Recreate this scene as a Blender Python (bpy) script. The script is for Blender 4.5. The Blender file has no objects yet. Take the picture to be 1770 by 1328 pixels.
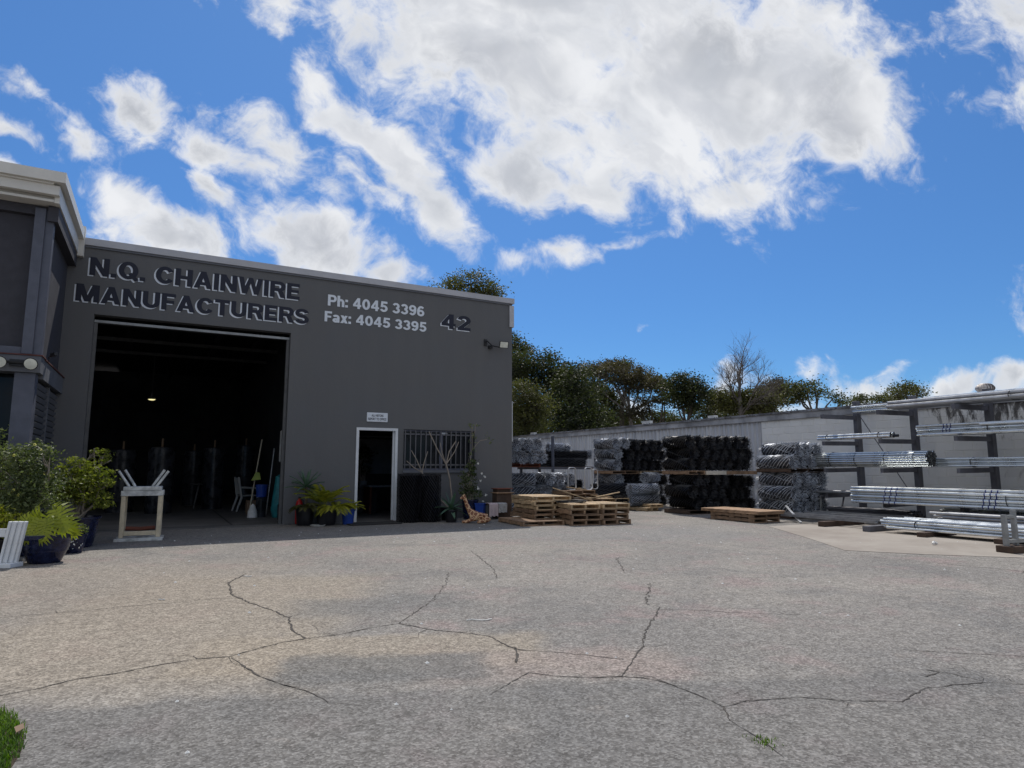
import bpy, bmesh, math, random
from mathutils import Vector, Matrix
import numpy as np
R = math.radians
random.seed(7)
sc = bpy.context.scene
col = sc.collection

# ------------------------------------------------------------------ camera
YAW = 28.6
cam_d = bpy.data.cameras.new('camera')
cam_d.sensor_fit = 'HORIZONTAL'; cam_d.sensor_width = 36.0
cam_d.lens = 1110 / 1770 * 36
cam_d.clip_start = .05; cam_d.clip_end = 3000
cam = bpy.data.objects.new('camera', cam_d)
col.objects.link(cam)
cam.location = (0, 0, 1.2)
cam.rotation_euler = (R(90 + 7.4932), 0, R(-YAW))
sc.camera = cam

# ------------------------------------------------------------------ sun and sky
SUN_EL, SUN_AZ = 59.0, 23.0          # azimuth measured from +Y towards +X
sd = bpy.data.lights.new('sun', 'SUN')
sd.energy = 3.6; sd.angle = R(.53); sd.color = (1, .95, .88)
sun = bpy.data.objects.new('sun', sd)
col.objects.link(sun)
sv = Vector((math.sin(R(SUN_AZ)) * math.cos(R(SUN_EL)), math.cos(R(SUN_AZ)) * math.cos(R(SUN_EL)), math.sin(R(SUN_EL))))
sun.rotation_euler = sv.to_track_quat('Z', 'Y').to_euler()
sun.location = sv * 60
vs = sc.view_settings
vs.view_transform = 'Standard'; vs.look = 'None'; vs.exposure = 0; vs.gamma = 1; vs.use_curve_mapping = False


class NT:
    """small helper to write node trees"""
    def __init__(s, tree):
        s.t = tree; tree.nodes.clear()
    def n(s, typ, **kw):
        nd = s.t.nodes.new(typ)
        ins = kw.pop('ins', {})
        for k, v in kw.items(): setattr(nd, k, v)
        for k, v in ins.items(): s.put(nd.inputs[k], v)
        return nd
    def put(s, sock, v):
        if isinstance(v, bpy.types.NodeSocket): s.t.links.new(v, sock)
        else: sock.default_value = v
    def m(s, op, a, b=0.0, c=0.0, clamp=False):
        nd = s.t.nodes.new('ShaderNodeMath'); nd.operation = op; nd.use_clamp = clamp
        s.put(nd.inputs[0], a); s.put(nd.inputs[1], b); s.put(nd.inputs[2], c)
        return nd.outputs[0]
    def v(s, op, a, b=(0, 0, 0), out=0):
        nd = s.t.nodes.new('ShaderNodeVectorMath'); nd.operation = op
        s.put(nd.inputs[0], a); s.put(nd.inputs[1], b)
        return nd.outputs[out]
    def mix(s, f, a, b, blend='MIX'):
        nd = s.t.nodes.new('ShaderNodeMix'); nd.data_type = 'RGBA'; nd.blend_type = blend
        s.put(nd.inputs[0], f); s.put(nd.inputs[6], a); s.put(nd.inputs[7], b)
        return nd.outputs[2]
    def noise(s, vec, scale, detail=3, rough=.5, dist=0, out=0):
        nd = s.t.nodes.new('ShaderNodeTexNoise')
        if vec is not None: s.put(nd.inputs['Vector'], vec)
        s.put(nd.inputs['Scale'], scale); nd.inputs['Detail'].default_value = detail
        nd.inputs['Roughness'].default_value = rough; nd.inputs['Distortion'].default_value = dist
        return nd.outputs[out]
    def ss(s, x, a, b, lo=0.0, hi=1.0):
        nd = s.t.nodes.new('ShaderNodeMapRange'); nd.interpolation_type = 'SMOOTHSTEP'
        s.put(nd.inputs['Value'], x)
        nd.inputs['From Min'].default_value = a; nd.inputs['From Max'].default_value = b
        nd.inputs['To Min'].default_value = lo; nd.inputs['To Max'].default_value = hi
        return nd.outputs[0]


def rgb(*c): return (c[0], c[1], c[2], 1)


world = bpy.data.worlds.new('World')
sc.world = world
world.use_nodes = True
w = NT(world.node_tree)
SKY = .085
tc = w.n('ShaderNodeTexCoord').outputs['Generated']
dirn = w.v('NORMALIZE', tc)
sky = w.n('ShaderNodeTexSky', sky_type='NISHITA', sun_disc=False, sun_elevation=R(SUN_EL), sun_rotation=R(SUN_AZ),
          altitude=0, air_density=1.0, dust_density=.25, ozone_density=3.0).outputs[0]
# directions are measured in a plane tangent to the sky, so cloud banks can be set by bearing and height
cy, sy = math.cos(R(YAW)), math.sin(R(YAW))
cp, sp = math.cos(R(7.4932)), math.sin(R(7.4932))
Fh = Vector((sy, cy, 0)); Rt = Vector((cy, -sy, 0)); Up = Vector((0, 0, 1))
Fd = Fh * cp + Up * sp; Ud = -Fh * sp + Up * cp
df = w.v('DOT_PRODUCT', dirn, tuple(Fd), 1)
dr = w.v('DOT_PRODUCT', dirn, tuple(Rt), 1)
du = w.v('DOT_PRODUCT', dirn, tuple(Ud), 1)
dfc = w.m('MAXIMUM', df, .12)
uv = w.n('ShaderNodeCombineXYZ', ins={0: w.m('DIVIDE', dr, dfc), 1: w.m('DIVIDE', du, dfc), 2: 0.0}).outputs[0]
warp = w.v('SUBTRACT', w.noise(uv, 5.0, 3, .55, out=1), (.5, .5, .5))
sc_w = w.n('ShaderNodeVectorMath', operation='SCALE'); w.put(sc_w.inputs[0], warp); sc_w.inputs['Scale'].default_value = .11
uvw = w.v('ADD', uv, sc_w.outputs[0])
# cloud banks: centre x, centre y, half width, half height, tilt (degrees), strength
BANKS = [(900, -60, 560, 230, 8, 2.4), (850, 90, 380, 150, 18, 2.0), (1230, 130, 390, 225, 8, 2.4), (1080, 260, 260, 110, 12, 1.6),
         (1460, 215, 165, 115, 5, 1.8), (1265, 335, 150, 72, 0, 1.6), (890, 300, 170, 62, 22, 1.5), (1020, 335, 150, 55, 5, 1.4),
         (640, 250, 190, 62, 42, 1.2), (765, 375, 115, 50, 38, 1.2), (540, 130, 95, 48, 55, .8), (480, 40, 60, 40, 50, .7),
         (560, 200, 90, 45, 30, .7), (250, 190, 120, 58, 28, 1.0), (400, 272, 130, 52, 22, 1.1), (100, 190, 120, 26, 38, .55),
         (430, 200, 75, 30, 10, .45), (600, 300, 70, 30, 20, .6), (225, 345, 75, 45, 40, 1.0), (290, 415, 175, 52, 14, 1.5),
         (540, 425, 175, 58, 22, 1.5), (395, 350, 90, 30, 42, .9), (680, 480, 70, 30, 10, 1.0), (970, 440, 85, 30, -4, 1.0),
         (1065, 432, 60, 14, -8, .7), (885, 455, 70, 18, 12, .7), (1770, 30, 165, 130, 35, 1.8), (1770, 150, 60, 60, 30, .9),
         (490, 262, 140, 50, 30, .9), (640, 335, 80, 32, 30, .7), (120, 215, 90, 26, 35, .6), (1108, 553, 24, 9, -5, .32), (12, 224, 66, 26, 18, .9), (5, 290, 60, 28, 25, .9), (1645, 660, 70, 36, 0, 1.4),
         (1500, 672, 110, 34, 0, .8), (1395, 640, 48, 24, -25, .7), (1762, 655, 50, 28, 0, 1.1), (1530, 640, 50, 20, -25, .6),
         (1775, 480, 24, 60, 0, .5), (1410, 365, 30, 12, -15, .35), (1290, 665, 60, 30, 0, .5), (1000, 720, 330, 30, 0, .5)]
M = None
for cx, cyy, rx, ry, an, st in BANKS:
    st *= 1.4 if st < 1.4 and cyy < 500 and cx < 800 else 1.08 if st < 1.4 else 1.0
    mp = w.n('ShaderNodeMapping', vector_type='TEXTURE')
    w.put(mp.inputs['Vector'], uvw)
    mp.inputs['Location'].default_value = ((cx - 885) / 1110, (664 - cyy) / 1110, 0)
    mp.inputs['Rotation'].default_value = (0, 0, R(-an))
    mp.inputs['Scale'].default_value = (rx / 1110, ry / 1110, 1)
    L = w.v('LENGTH', mp.outputs[0], out=1)
    e = w.m('MULTIPLY_ADD', L, -st, st)
    M = e if M is None else w.m('SMOOTH_MAX', M, e, .25)
# streaky detail, drawn out along the drift of the cloud bank
mps = w.n('ShaderNodeMapping', vector_type='TEXTURE')
w.put(mps.inputs['Vector'], uvw); mps.inputs['Rotation'].default_value = (0, 0, R(-38)); mps.inputs['Scale'].default_value = (1.35, 1.0, 1)
n1 = w.noise(mps.outputs[0], 8.5, 14, .63, .12)
n2 = w.noise(uv, 3.2, 6, .55, .2)
n3 = w.noise(uvw, 24.0, 8, .62, .5)
# relief: compare the cloud a little further towards the sun
upv = w.v('ADD', mps.outputs[0], (.010, .022, 0))
n1b = w.noise(upv, 8.5, 5, .55, .12)
n1a = w.noise(mps.outputs[0], 8.5, 5, .55, .12)
relief = w.ss(w.m('SUBTRACT', n1b, n1a), -.055, .055)
behind = w.ss(w.noise(w.n('ShaderNodeVectorMath', operation='MULTIPLY', ins={0: dirn, 1: (1, 1, 2.2)}).outputs[0], 2.2, 8, .55, .3), .34, .60, -1.0, 1.9)  # clouds out of view, cover raised to lift and whiten the ambient light
front = w.ss(df, .15, .45)
Msel = w.n('ShaderNodeMix', data_type='FLOAT'); w.put(Msel.inputs[0], front); w.put(Msel.inputs[2], behind); w.put(Msel.inputs[3], w.m('MAXIMUM', M, -1.6))
Mf = Msel.outputs[0]
dens = w.m('ADD', w.m('MULTIPLY_ADD', w.m('SUBTRACT', n1, .5), 4.4, w.m('MULTIPLY_ADD', w.m('SUBTRACT', n3, .5), 1.5, w.m('MULTIPLY', w.m('SUBTRACT', n2, .5), 1.2))), w.m('MINIMUM', Mf, 2.1))
alpha = w.ss(dens, -.15, 1.05)
# cloud brightness: thin bright rims, greyer cores
ng = w.noise(uv, 4.2, 4, .5, .6)
ng2 = w.noise(mps.outputs[0], 12.0, 5, .5, .3)
core = w.m('MULTIPLY', w.ss(dens, .5, 1.9), w.ss(w.m('ADD', ng, w.m('MULTIPLY', ng2, .30)), .50, .80))
ccol = w.mix(core, rgb(.88, .89, .91), rgb(.46, .48, .52))
ccol = w.mix(w.ss(ng2, .38, .66, 0, .45), ccol, rgb(.62, .65, .70))
dz = w.n('ShaderNodeSeparateXYZ', ins={0: dirn}).outputs[2]
ccol = w.mix(w.m('MULTIPLY', relief, w.ss(dens, .5, 1.5, 0, .40)), ccol, rgb(.58, .60, .65))
skyt = w.mix(1.0, sky, w.mix(w.ss(dz, .1, .62), rgb(.45, .79, 1.17), rgb(.62, 1.0, 1.36)), 'MULTIPLY')
ccs = w.n('ShaderNodeVectorMath', operation='SCALE'); w.put(ccs.inputs[0], ccol); ccs.inputs['Scale'].default_value = 1 / SKY
fin = w.mix(w.m('MULTIPLY', alpha, .97), skyt, ccs.outputs[0])
bg = w.n('ShaderNodeBackground', ins={'Color': fin, 'Strength': SKY})
wo = w.n('ShaderNodeOutputWorld'); w.t.links.new(bg.outputs[0], wo.inputs[0])
try:
    world.cycles.sampling_method = 'MANUAL'; world.cycles.sample_map_resolution = 512
except Exception: pass

# ------------------------------------------------------------------ materials
MATS = {}


def mat(name, c, rough=.7, metal=0., var=.15, scale=6., bump=0., bscale=40., spec=.4, tint=None, island=0., coat=0.):
    m = bpy.data.materials.new(name); m.use_nodes = True
    t = NT(m.node_tree)
    tcn = t.n('ShaderNodeTexCoord').outputs['Object']
    n = t.noise(tcn, scale, 5, .6)
    c = rgb(*c)
    dark = rgb(*[v * (1 - var) for v in c[:3]]); lite = rgb(*[min(1, v * (1 + var)) for v in c[:3]])
    if tint: lite = rgb(*tint)
    base = t.mix(t.ss(n, .3, .7), dark, lite)
    if island:
        isl = t.n('ShaderNodeNewGeometry').outputs['Random Per Island']
        base = t.mix(1.0, base, t.mix(isl, rgb(1 - island, 1 - island, 1 - island), rgb(1 + island, 1 + island, 1 + island)), 'MULTIPLY')
        oi = t.n('ShaderNodeObjectInfo').outputs['Random']
        base = t.mix(1.0, base, t.mix(oi, rgb(1 - island, 1 - island, 1 - island), rgb(1 + island, 1 + island * .9, 1 + island * .7)), 'MULTIPLY')
    p = t.n('ShaderNodeBsdfPrincipled')
    t.put(p.inputs['Base Color'], base); p.inputs['Metallic'].default_value = metal
    t.put(p.inputs['Roughness'], t.ss(n, .2, .8, max(.03, rough - .08), min(1, rough + .08)))
    p.inputs['Specular IOR Level'].default_value = spec
    p.inputs['Coat Weight'].default_value = coat
    if bump:
        b = t.n('ShaderNodeBump', ins={'Strength': bump, 'Distance': .01, 'Height': t.noise(tcn, bscale, 4, .6)})
        t.put(p.inputs['Normal'], b.outputs[0])
    o = t.n('ShaderNodeOutputMaterial'); t.t.links.new(p.outputs[0], o.inputs[0])
    MATS[name] = m
    return m


def leafmat(name, c, c2, trans=.35):
    m = bpy.data.materials.new(name); m.use_nodes = True
    t = NT(m.node_tree)
    isl = t.n('ShaderNodeNewGeometry').outputs['Random Per Island']
    pos = t.n('ShaderNodeNewGeometry').outputs['Position']
    n = t.noise(pos, .9, 2, .5)
    f = t.m('ADD', t.m('MULTIPLY', isl, .65), t.ss(n, .35, .65, -.15, .4), clamp=True)
    base = t.mix(f, rgb(*c), rgb(*c2))
    d = t.n('ShaderNodeBsdfPrincipled', ins={'Base Color': base, 'Roughness': .5})
    d.inputs['Specular IOR Level'].default_value = .35
    tr = t.n('ShaderNodeBsdfTranslucent', ins={'Color': t.mix(1.0, base, rgb(1.3, 1.5, .6), 'MULTIPLY')})
    mx = t.n('ShaderNodeMixShader', ins={0: trans}); t.t.links.new(d.outputs[0], mx.inputs[1]); t.t.links.new(tr.outputs[0], mx.inputs[2])
    o = t.n('ShaderNodeOutputMaterial'); t.t.links.new(mx.outputs[0], o.inputs[0])
    MATS[name] = m
    return m


def emis(name, c, s):
    m = bpy.data.materials.new(name); m.use_nodes = True
    t = NT(m.node_tree)
    e = t.n('ShaderNodeEmission', ins={'Color': rgb(*c), 'Strength': s})
    o = t.n('ShaderNodeOutputMaterial'); t.t.links.new(e.outputs[0], o.inputs[0])
    MATS[name] = m
    return m


mat('render_grey', (.118, .118, .124), .85, var=.07, scale=1.3, bump=.35, bscale=55)
mat('dark_cladding', (.045, .045, .055), .8, var=.15, bump=.3, bscale=90)
mat('blue_grey_steel', (.085, .092, .12), .55, var=.12, bump=.1)
mat('band_grey', (.12, .125, .14), .7, var=.12, bump=.1)
mat('rust_line', (.10, .035, .03), .8)
mat('cream_metal', (.62, .60, .55), .45, var=.06, scale=2)
mat('white_paint', (.62, .64, .66), .5, var=.07, bump=.05)
mat('cap_metal', (.42, .42, .44), .45, var=.08, scale=2)
mat('sign_white', (.66, .70, .75), .5, var=.04)
mat('letter_navy', (.012, .014, .028), .6, var=.2)
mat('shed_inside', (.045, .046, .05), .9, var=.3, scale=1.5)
mat('shed_steel', (.10, .10, .10), .6, var=.2)
mat('office_wall', (.22, .23, .26), .8, var=.1)
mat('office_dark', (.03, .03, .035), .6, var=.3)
mat('black_void', (.01, .01, .012), .6)
mat('window_glass', (.012, .014, .018), .08, spec=.15)
mat('window_frame', (.12, .13, .18), .45, metal=.3)
mat('bar_steel', (.10, .10, .11), .5, var=.2)
mat('galv', (.52, .54, .57), .38, metal=.75, var=.16, scale=9)
mat('galv_wire', (.36, .385, .43), .42, metal=.3, var=.25, scale=4)
mat('green_wire', (.30, .40, .44), .5, metal=.3, var=.2, scale=4)
mat('gap_shade', (.04, .044, .055), .8, var=.4, scale=14)  # near-black colour standing in for the shaded gaps inside wire rolls
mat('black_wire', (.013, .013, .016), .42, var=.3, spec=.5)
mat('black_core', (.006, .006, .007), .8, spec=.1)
mat('pipe_zinc', (.60, .63, .64), .30, metal=.85, var=.1, scale=5, island=.12)
mat('pipe_dull', (.30, .31, .33), .5, metal=.6, var=.2, island=.15)
mat('bore_shade', (.03, .03, .035), .8)
mat('rack_steel', (.10, .10, .115), .6, var=.2, scale=5, bump=.1)
mat('stand_steel', (.30, .31, .31), .5, metal=.4, var=.2)
mat('blue_paint', (.03, .04, .16), .5)
mat('strap_black', (.01, .01, .012), .6)
mat('pine', (.42, .31, .19), .75, var=.3, scale=5, bump=.2, island=.3)
mat('pine_old', (.235, .155, .10), .8, var=.35, scale=6, bump=.2, island=.35)
mat('pine_white', (.55, .50, .42), .75, var=.15, scale=6)
mat('red_timber', (.16, .05, .03), .8, var=.2)
mat('dark_timber', (.07, .045, .032), .85, var=.3, bump=.2)
mat('cream_timber', (.58, .50, .36), .7, var=.18, scale=7, bump=.15)
mat('worn_white', (.48, .49, .48), .7, var=.3, scale=9)
mat('blue_glaze', (.008, .011, .045), .25, var=.5, scale=14, coat=.1, tint=(.012, .018, .06), spec=.35)
mat('blue_plastic', (.02, .06, .30), .35, var=.1)
mat('black_pot', (.012, .012, .015), .4)
mat('soil', (.04, .028, .018), .95, var=.4, scale=30)
mat('bark', (.10, .08, .06), .9, var=.3, scale=12, bump=.3)
mat('bark_pale', (.22, .19, .16), .85, var=.25, scale=8)
mat('bark_grey', (.13, .11, .095), .85, var=.2)
mat('bark_twig', (.26, .22, .18), .8, var=.2)
mat('teal_bag', (.02, .20, .22), .4, var=.3)
mat('chair_white', (.42, .41, .38), .4, var=.05)
mat('wrap_plastic', (.025, .028, .035), .28, var=.6, scale=4, spec=.25, bump=.9, bscale=7)
mat('red_paint', (.38, .012, .012), .35)
mat('cardboard', (.22, .15, .10), .85)
mat('lime', (.35, .42, .08), .5)
mat('pink_towel', (.50, .40, .40), .9, var=.1, bump=.3)
mat('stripe_towel', (.38, .37, .36), .9, var=.25, scale=26, bump=.3)
mat('green_metal', (.06, .09, .07), .5)
mat('white_flower', (.75, .75, .70), .6)
mat('yellow_flower', (.65, .62, .15), .6)
mat('rusty_cap', (.20, .20, .21), .75, var=.5, scale=2.2, bump=.3)
mat('gutter_grey', (.36, .36, .37), .6, var=.4, scale=1.6, bump=.2)
mat('litter', (.12, .09, .06), .9, island=.5)
mat('chip_white', (.6, .6, .58), .8)
mat('vent_steel', (.42, .38, .35), .5, metal=.4, var=.3, scale=8)
mat('roof_sheet', (.30, .31, .33), .5, metal=.3, var=.2)
mat('concrete_floor', (.13, .125, .12), .75, var=.25, scale=1.4, bump=.15)
mat('door_mat', (.03, .028, .026), .95, bump=.5)
mat('plaster_white', (.7, .7, .68), .6)
mat('lens_glass', (.62, .63, .55), .25, coat=.6)
mat('black_plastic', (.015, .015, .017), .45)
mat('crack_dark', (.065, .057, .05), .95, var=.3, scale=20)
emis('lamp_glow', (1, .9, .45), 1.1)

leafmat('leaf_dark', (.016, .021, .008), (.062, .070, .022))
leafmat('leaf_mid', (.028, .034, .010), (.105, .108, .030))
leafmat('leaf_olive', (.045, .045, .014), (.12, .115, .035))
leafmat('leaf_brown', (.035, .030, .018), (.105, .085, .045))
leafmat('leaf_bright', (.035, .07, .012), (.13, .18, .03))
leafmat('leaf_shrub', (.05, .08, .012), (.32, .33, .05), .38)
leafmat('leaf_shrub_dark', (.03, .05, .016), (.22, .25, .11), .3)
leafmat('leaf_yellow', (.10, .13, .010), (.36, .34, .03), .3)
leafmat('leaf_agave', (.05, .10, .07), (.12, .20, .12), .1)
leafmat('leaf_philo', (.13, .17, .012), (.30, .32, .03), .3)
leafmat('leaf_grass', (.045, .10, .010), (.16, .25, .03), .35)


def sheet_mat(name, c1, c2, rough, fn=None, bump=.0):
    pass


# asphalt: tan and grey areas, pinkish patches, aggregate speckle
m = bpy.data.materials.new('asphalt'); m.use_nodes = True; MATS['asphalt'] = m
t = NT(m.node_tree)
pos = t.n('ShaderNodeNewGeometry').outputs['Position']
nb = t.noise(pos, .35, 5, .6, .3)
nm = t.noise(pos, 1.3, 5, .6, .2)
nf = t.noise(pos, 9.0, 4, .7)
base = t.mix(t.ss(nb, .35, .65), rgb(.185, .178, .166), rgb(.235, .222, .20))
base = t.mix(t.ss(nm, .5, .68, 0, .7), base, rgb(.235, .19, .18))
nm2 = t.noise(t.v('ADD', pos, (31, 17, 0)), .9, 5, .65, .4)
base = t.mix(t.ss(nm2, .5, .68, 0, .55), base, rgb(.135, .135, .132))


def patch(cx, cy_, hx, hy, rot, soft, colr, amt, base):
    """a patch of another tone with ragged edges"""
    mp = t.n('ShaderNodeMapping', vector_type='TEXTURE')
    t.put(mp.inputs['Vector'], t.v('ADD', pos, wv))
    mp.inputs['Location'].default_value = (cx, cy_, 0); mp.inputs['Rotation'].default_value = (0, 0, R(rot))
    s = t.n('ShaderNodeSeparateXYZ', ins={0: t.v('ABSOLUTE', mp.outputs[0])})
    ax = t.m('SUBTRACT', s.outputs[0], hx); ay = t.m('SUBTRACT', s.outputs[1], hy)
    d = t.m('SMOOTH_MAX', ax, ay, .15)
    return t.mix(t.ss(d, soft, -soft, 0, amt), base, rgb(*colr))


wn = t.n('ShaderNodeVectorMath', operation='SCALE'); t.put(wn.inputs[0], t.v('SUBTRACT', t.noise(pos, 2.6, 4, .6, out=1), (.5, .5, .5))); wn.inputs['Scale'].default_value = .35
wv = wn.outputs[0]
base = patch(.35, 6.1, 1.25, 1.9, -25, .35, (.265, .232, .185), .75, base)
base = patch(-.6, 8.0, 1.6, 1.6, -25, .8, (.24, .212, .175), .6, base)
base = patch(1.3, 4.35, 1.15, .42, -23, .12, (.27, .235, .185), .7, base)
base = patch(2.2, 3.55, .8, .3, -23, .12, (.25, .215, .19), .6, base)
base = patch(1.27, 3.95, .62, .27, -22, .09, (.13, .13, .125), .8, base)
base = patch(1.85, 5.75, .75, .35, -12, .22, (.145, .145, .14), .7, base)
base = patch(.9, 2.2, 3.2, 1.33, -22, .07, (.125, .125, .122), .62, base)
base = patch(6.5, 10.5, 3.5, 1.2, -28, .6, (.20, .20, .195), .5, base)
base = patch(2.0, 13.2, 9, 1.2, 0, .25, (.165, .155, .14), .6, base)
oil = t.noise(t.v('ADD', pos, (5, 90, 0)), 1.9, 3, .5)
base = t.mix(t.ss(oil, .70, .80, 0, .45), base, rgb(.07, .068, .066))
grit = t.noise(t.v('ADD', pos, (50, 9, 0)), 3.6, 8, .75, .5)
base = t.mix(t.ss(grit, .56, .72, 0, .5), base, rgb(.27, .245, .22))
vor = t.n('ShaderNodeTexVoronoi', ins={'Vector': pos, 'Scale': 85.0})
sp1 = t.n('ShaderNodeSeparateColor', ins={0: vor.outputs['Color']}).outputs[0]
vor2 = t.n('ShaderNodeTexVoronoi', ins={'Vector': pos, 'Scale': 34.0})
sp2 = t.n('ShaderNodeSeparateColor', ins={0: vor2.outputs['Color']}).outputs[1]
spk = t.m('ADD', t.m('MULTIPLY', t.m('POWER', sp1, 1.5), .85), t.m('MULTIPLY', t.m('POWER', sp2, 3.0), .28))
spk = t.m('ADD', spk, t.m('MULTIPLY', t.ss(nf, .3, .7), .25))
cmb = t.n('ShaderNodeCombineColor', ins={0: t.m('ADD', spk, .54), 1: t.m('ADD', spk, .515), 2: t.m('ADD', spk, .495)})
base = t.mix(1.0, base, cmb.outputs[0], 'MULTIPLY')
p = t.n('ShaderNodeBsdfPrincipled', ins={'Base Color': base, 'Roughness': .85})
p.inputs['Specular IOR Level'].default_value = .25
hb = t.m('ADD', t.m('MULTIPLY', vor.outputs['Distance'], 1.0), t.m('MULTIPLY', t.noise(pos, 160, 2, .5), .6))
b = t.n('ShaderNodeBump', ins={'Strength': .55, 'Distance': .008, 'Height': hb}); t.put(p.inputs['Normal'], b.outputs[0])
o = t.n('ShaderNodeOutputMaterial'); t.t.links.new(p.outputs[0], o.inputs[0])

# concrete slab
m = bpy.data.materials.new('concrete_slab'); m.use_nodes = True; MATS['concrete_slab'] = m
t = NT(m.node_tree)
pos = t.n('ShaderNodeNewGeometry').outputs['Position']
base = t.mix(t.ss(t.noise(pos, .8, 6, .65, .3), .3, .7), rgb(.25, .215, .18), rgb(.34, .305, .26))
base = t.mix(t.ss(t.noise(pos, 14, 5, .7), .55, .8, 0, .5), base, rgb(.19, .16, .14))
p = t.n('ShaderNodeBsdfPrincipled', ins={'Base Color': base, 'Roughness': .85})
b = t.n('ShaderNodeBump', ins={'Strength': .3, 'Distance': .005, 'Height': t.noise(pos, 60, 4, .6)}); t.put(p.inputs['Normal'], b.outputs[0])
o = t.n('ShaderNodeOutputMaterial'); t.t.links.new(p.outputs[0], o.inputs[0])

# painted block: pale grey paint, black mould running from the top towards the near end
m = bpy.data.materials.new('painted_block'); m.use_nodes = True; MATS['painted_block'] = m
t = NT(m.node_tree)
pos = t.n('ShaderNodeNewGeometry').outputs['Position']
sx = t.n('ShaderNodeSeparateXYZ', ins={0: pos})
oi = t.n('ShaderNodeObjectInfo').outputs['Random']
base = t.mix(oi, rgb(.78, .77, .74), rgb(.84, .83, .80))
base = t.mix(t.ss(t.noise(pos, 1.2, 5, .6), .4, .7, 0, .4), base, rgb(.66, .64, .60))
mps = t.n('ShaderNodeMapping'); t.put(mps.inputs['Vector'], pos); mps.inputs['Scale'].default_value = (1, 1, .35)
str_ = t.noise(mps.outputs[0], 5.0, 8, .75, .6)
topm = t.ss(sx.outputs[2], 1.6, 2.75); near = t.ss(sx.outputs[1], 9.4, 7.6)
mk = t.m('ADD', t.m('MULTIPLY', topm, .17), t.m('MULTIPLY', near, .17))
dirt = t.ss(t.m('ADD', str_, mk), .73, .86)
dirt = t.m('MULTIPLY', dirt, t.ss(t.m('ADD', topm, near), .6, 1.6))
base = t.mix(t.m('MULTIPLY', dirt, .9), base, rgb(.035, .028, .024))
p = t.n('ShaderNodeBsdfPrincipled', ins={'Base Color': base, 'Roughness': .75})
b = t.n('ShaderNodeBump', ins={'Strength': .3, 'Distance': .006, 'Height': t.noise(pos, 45, 4, .6)}); t.put(p.inputs['Normal'], b.outputs[0])
o = t.n('ShaderNodeOutputMaterial'); t.t.links.new(p.outputs[0], o.inputs[0])

# corrugated steel, weathered in vertical streaks
m = bpy.data.materials.new('corrugated'); m.use_nodes = True; MATS['corrugated'] = m
t = NT(m.node_tree)
pos = t.n('ShaderNodeNewGeometry').outputs['Position']
mps = t.n('ShaderNodeMapping'); t.put(mps.inputs['Vector'], pos); mps.inputs['Scale'].default_value = (1, 1, .12)
n = t.noise(mps.outputs[0], 3.0, 6, .7)
base = t.mix(t.ss(n, .3, .7), rgb(.52, .53, .56), rgb(.76, .76, .77))
p = t.n('ShaderNodeBsdfPrincipled', ins={'Base Color': base, 'Roughness': .5, 'Metallic': .25})
o = t.n('ShaderNodeOutputMaterial'); t.t.links.new(p.outputs[0], o.inputs[0])

# wall of the factory: rendered, patchy paint with faint run-off streaks
m = MATS['render_grey']; t = NT(m.node_tree)
pos = t.n('ShaderNodeNewGeometry').outputs['Position']
mps = t.n('ShaderNodeMapping'); t.put(mps.inputs['Vector'], pos); mps.inputs['Scale'].default_value = (1, 1, .15)
base = t.mix(t.ss(t.noise(mps.outputs[0], 3.5, 6, .65), .3, .75), rgb(.120, .120, .122), rgb(.128, .128, .129))
base = t.mix(t.ss(t.noise(pos, 1.1, 6, .6), .4, .7, 0, .5), base, rgb(.120, .124, .132))
base = t.mix(t.ss(t.noise(pos, 7.0, 6, .8), .64, .75, 0, .35), base, rgb(.08, .08, .085))
p = t.n('ShaderNodeBsdfPrincipled', ins={'Base Color': base, 'Roughness': .8})
p.inputs['Specular IOR Level'].default_value = .3
b = t.n('ShaderNodeBump', ins={'Strength': .5, 'Distance': .008, 'Height': t.m('ADD', t.noise(pos, 38, 5, .7), t.noise(pos, 9, 4, .6))}); t.put(p.inputs['Normal'], b.outputs[0])
o = t.n('ShaderNodeOutputMaterial'); t.t.links.new(p.outputs[0], o.inputs[0])

# giraffe coat
m = bpy.data.materials.new('giraffe_coat'); m.use_nodes = True; MATS['giraffe_coat'] = m
t = NT(m.node_tree)
tcn = t.n('ShaderNodeTexCoord').outputs['Object']
v = t.n('ShaderNodeTexVoronoi', feature='DISTANCE_TO_EDGE', ins={'Vector': tcn, 'Scale': 13.0})
base = t.mix(t.ss(v.outputs[0], .05, .11), rgb(.62, .40, .22), rgb(.20, .07, .03))
p = t.n('ShaderNodeBsdfPrincipled', ins={'Base Color': base, 'Roughness': .55})
o = t.n('ShaderNodeOutputMaterial'); t.t.links.new(p.outputs[0], o.inputs[0])

# ------------------------------------------------------------------ object helpers
def tag(o, label=None, cat=None, group=None, kind=None):
    if label: o['label'] = label
    if cat: o['category'] = cat
    if group: o['group'] = group
    if kind: o['kind'] = kind
    return o


def empty(name, loc=(0, 0, 0), rz=0, label=None, cat=None, group=None):
    o = bpy.data.objects.new(name, None); col.objects.link(o)
    o.location = loc; o.rotation_euler = (0, 0, rz); o.empty_display_size = .1
    return tag(o, label, cat, group)


def link(name, me, parent=None, loc=(0, 0, 0), rot=(0, 0, 0)):
    o = bpy.data.objects.new(name, me); col.objects.link(o)
    o.location = loc; o.rotation_euler = rot
    if parent: o.parent = parent
    return o


def copy_tree(o, parent=None, loc=None, rz=None, label=None, kids=None):
    kids = kids if kids is not None else KIDS(o)
    c = o.copy(); col.objects.link(c)
    if parent: c.parent = parent
    if loc is not None: c.location = loc
    if rz is not None: c.rotation_euler = (0, 0, rz)
    if label: c['label'] = label
    for ch, sub in kids: copy_tree(ch, c, kids=sub)
    return c


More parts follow.
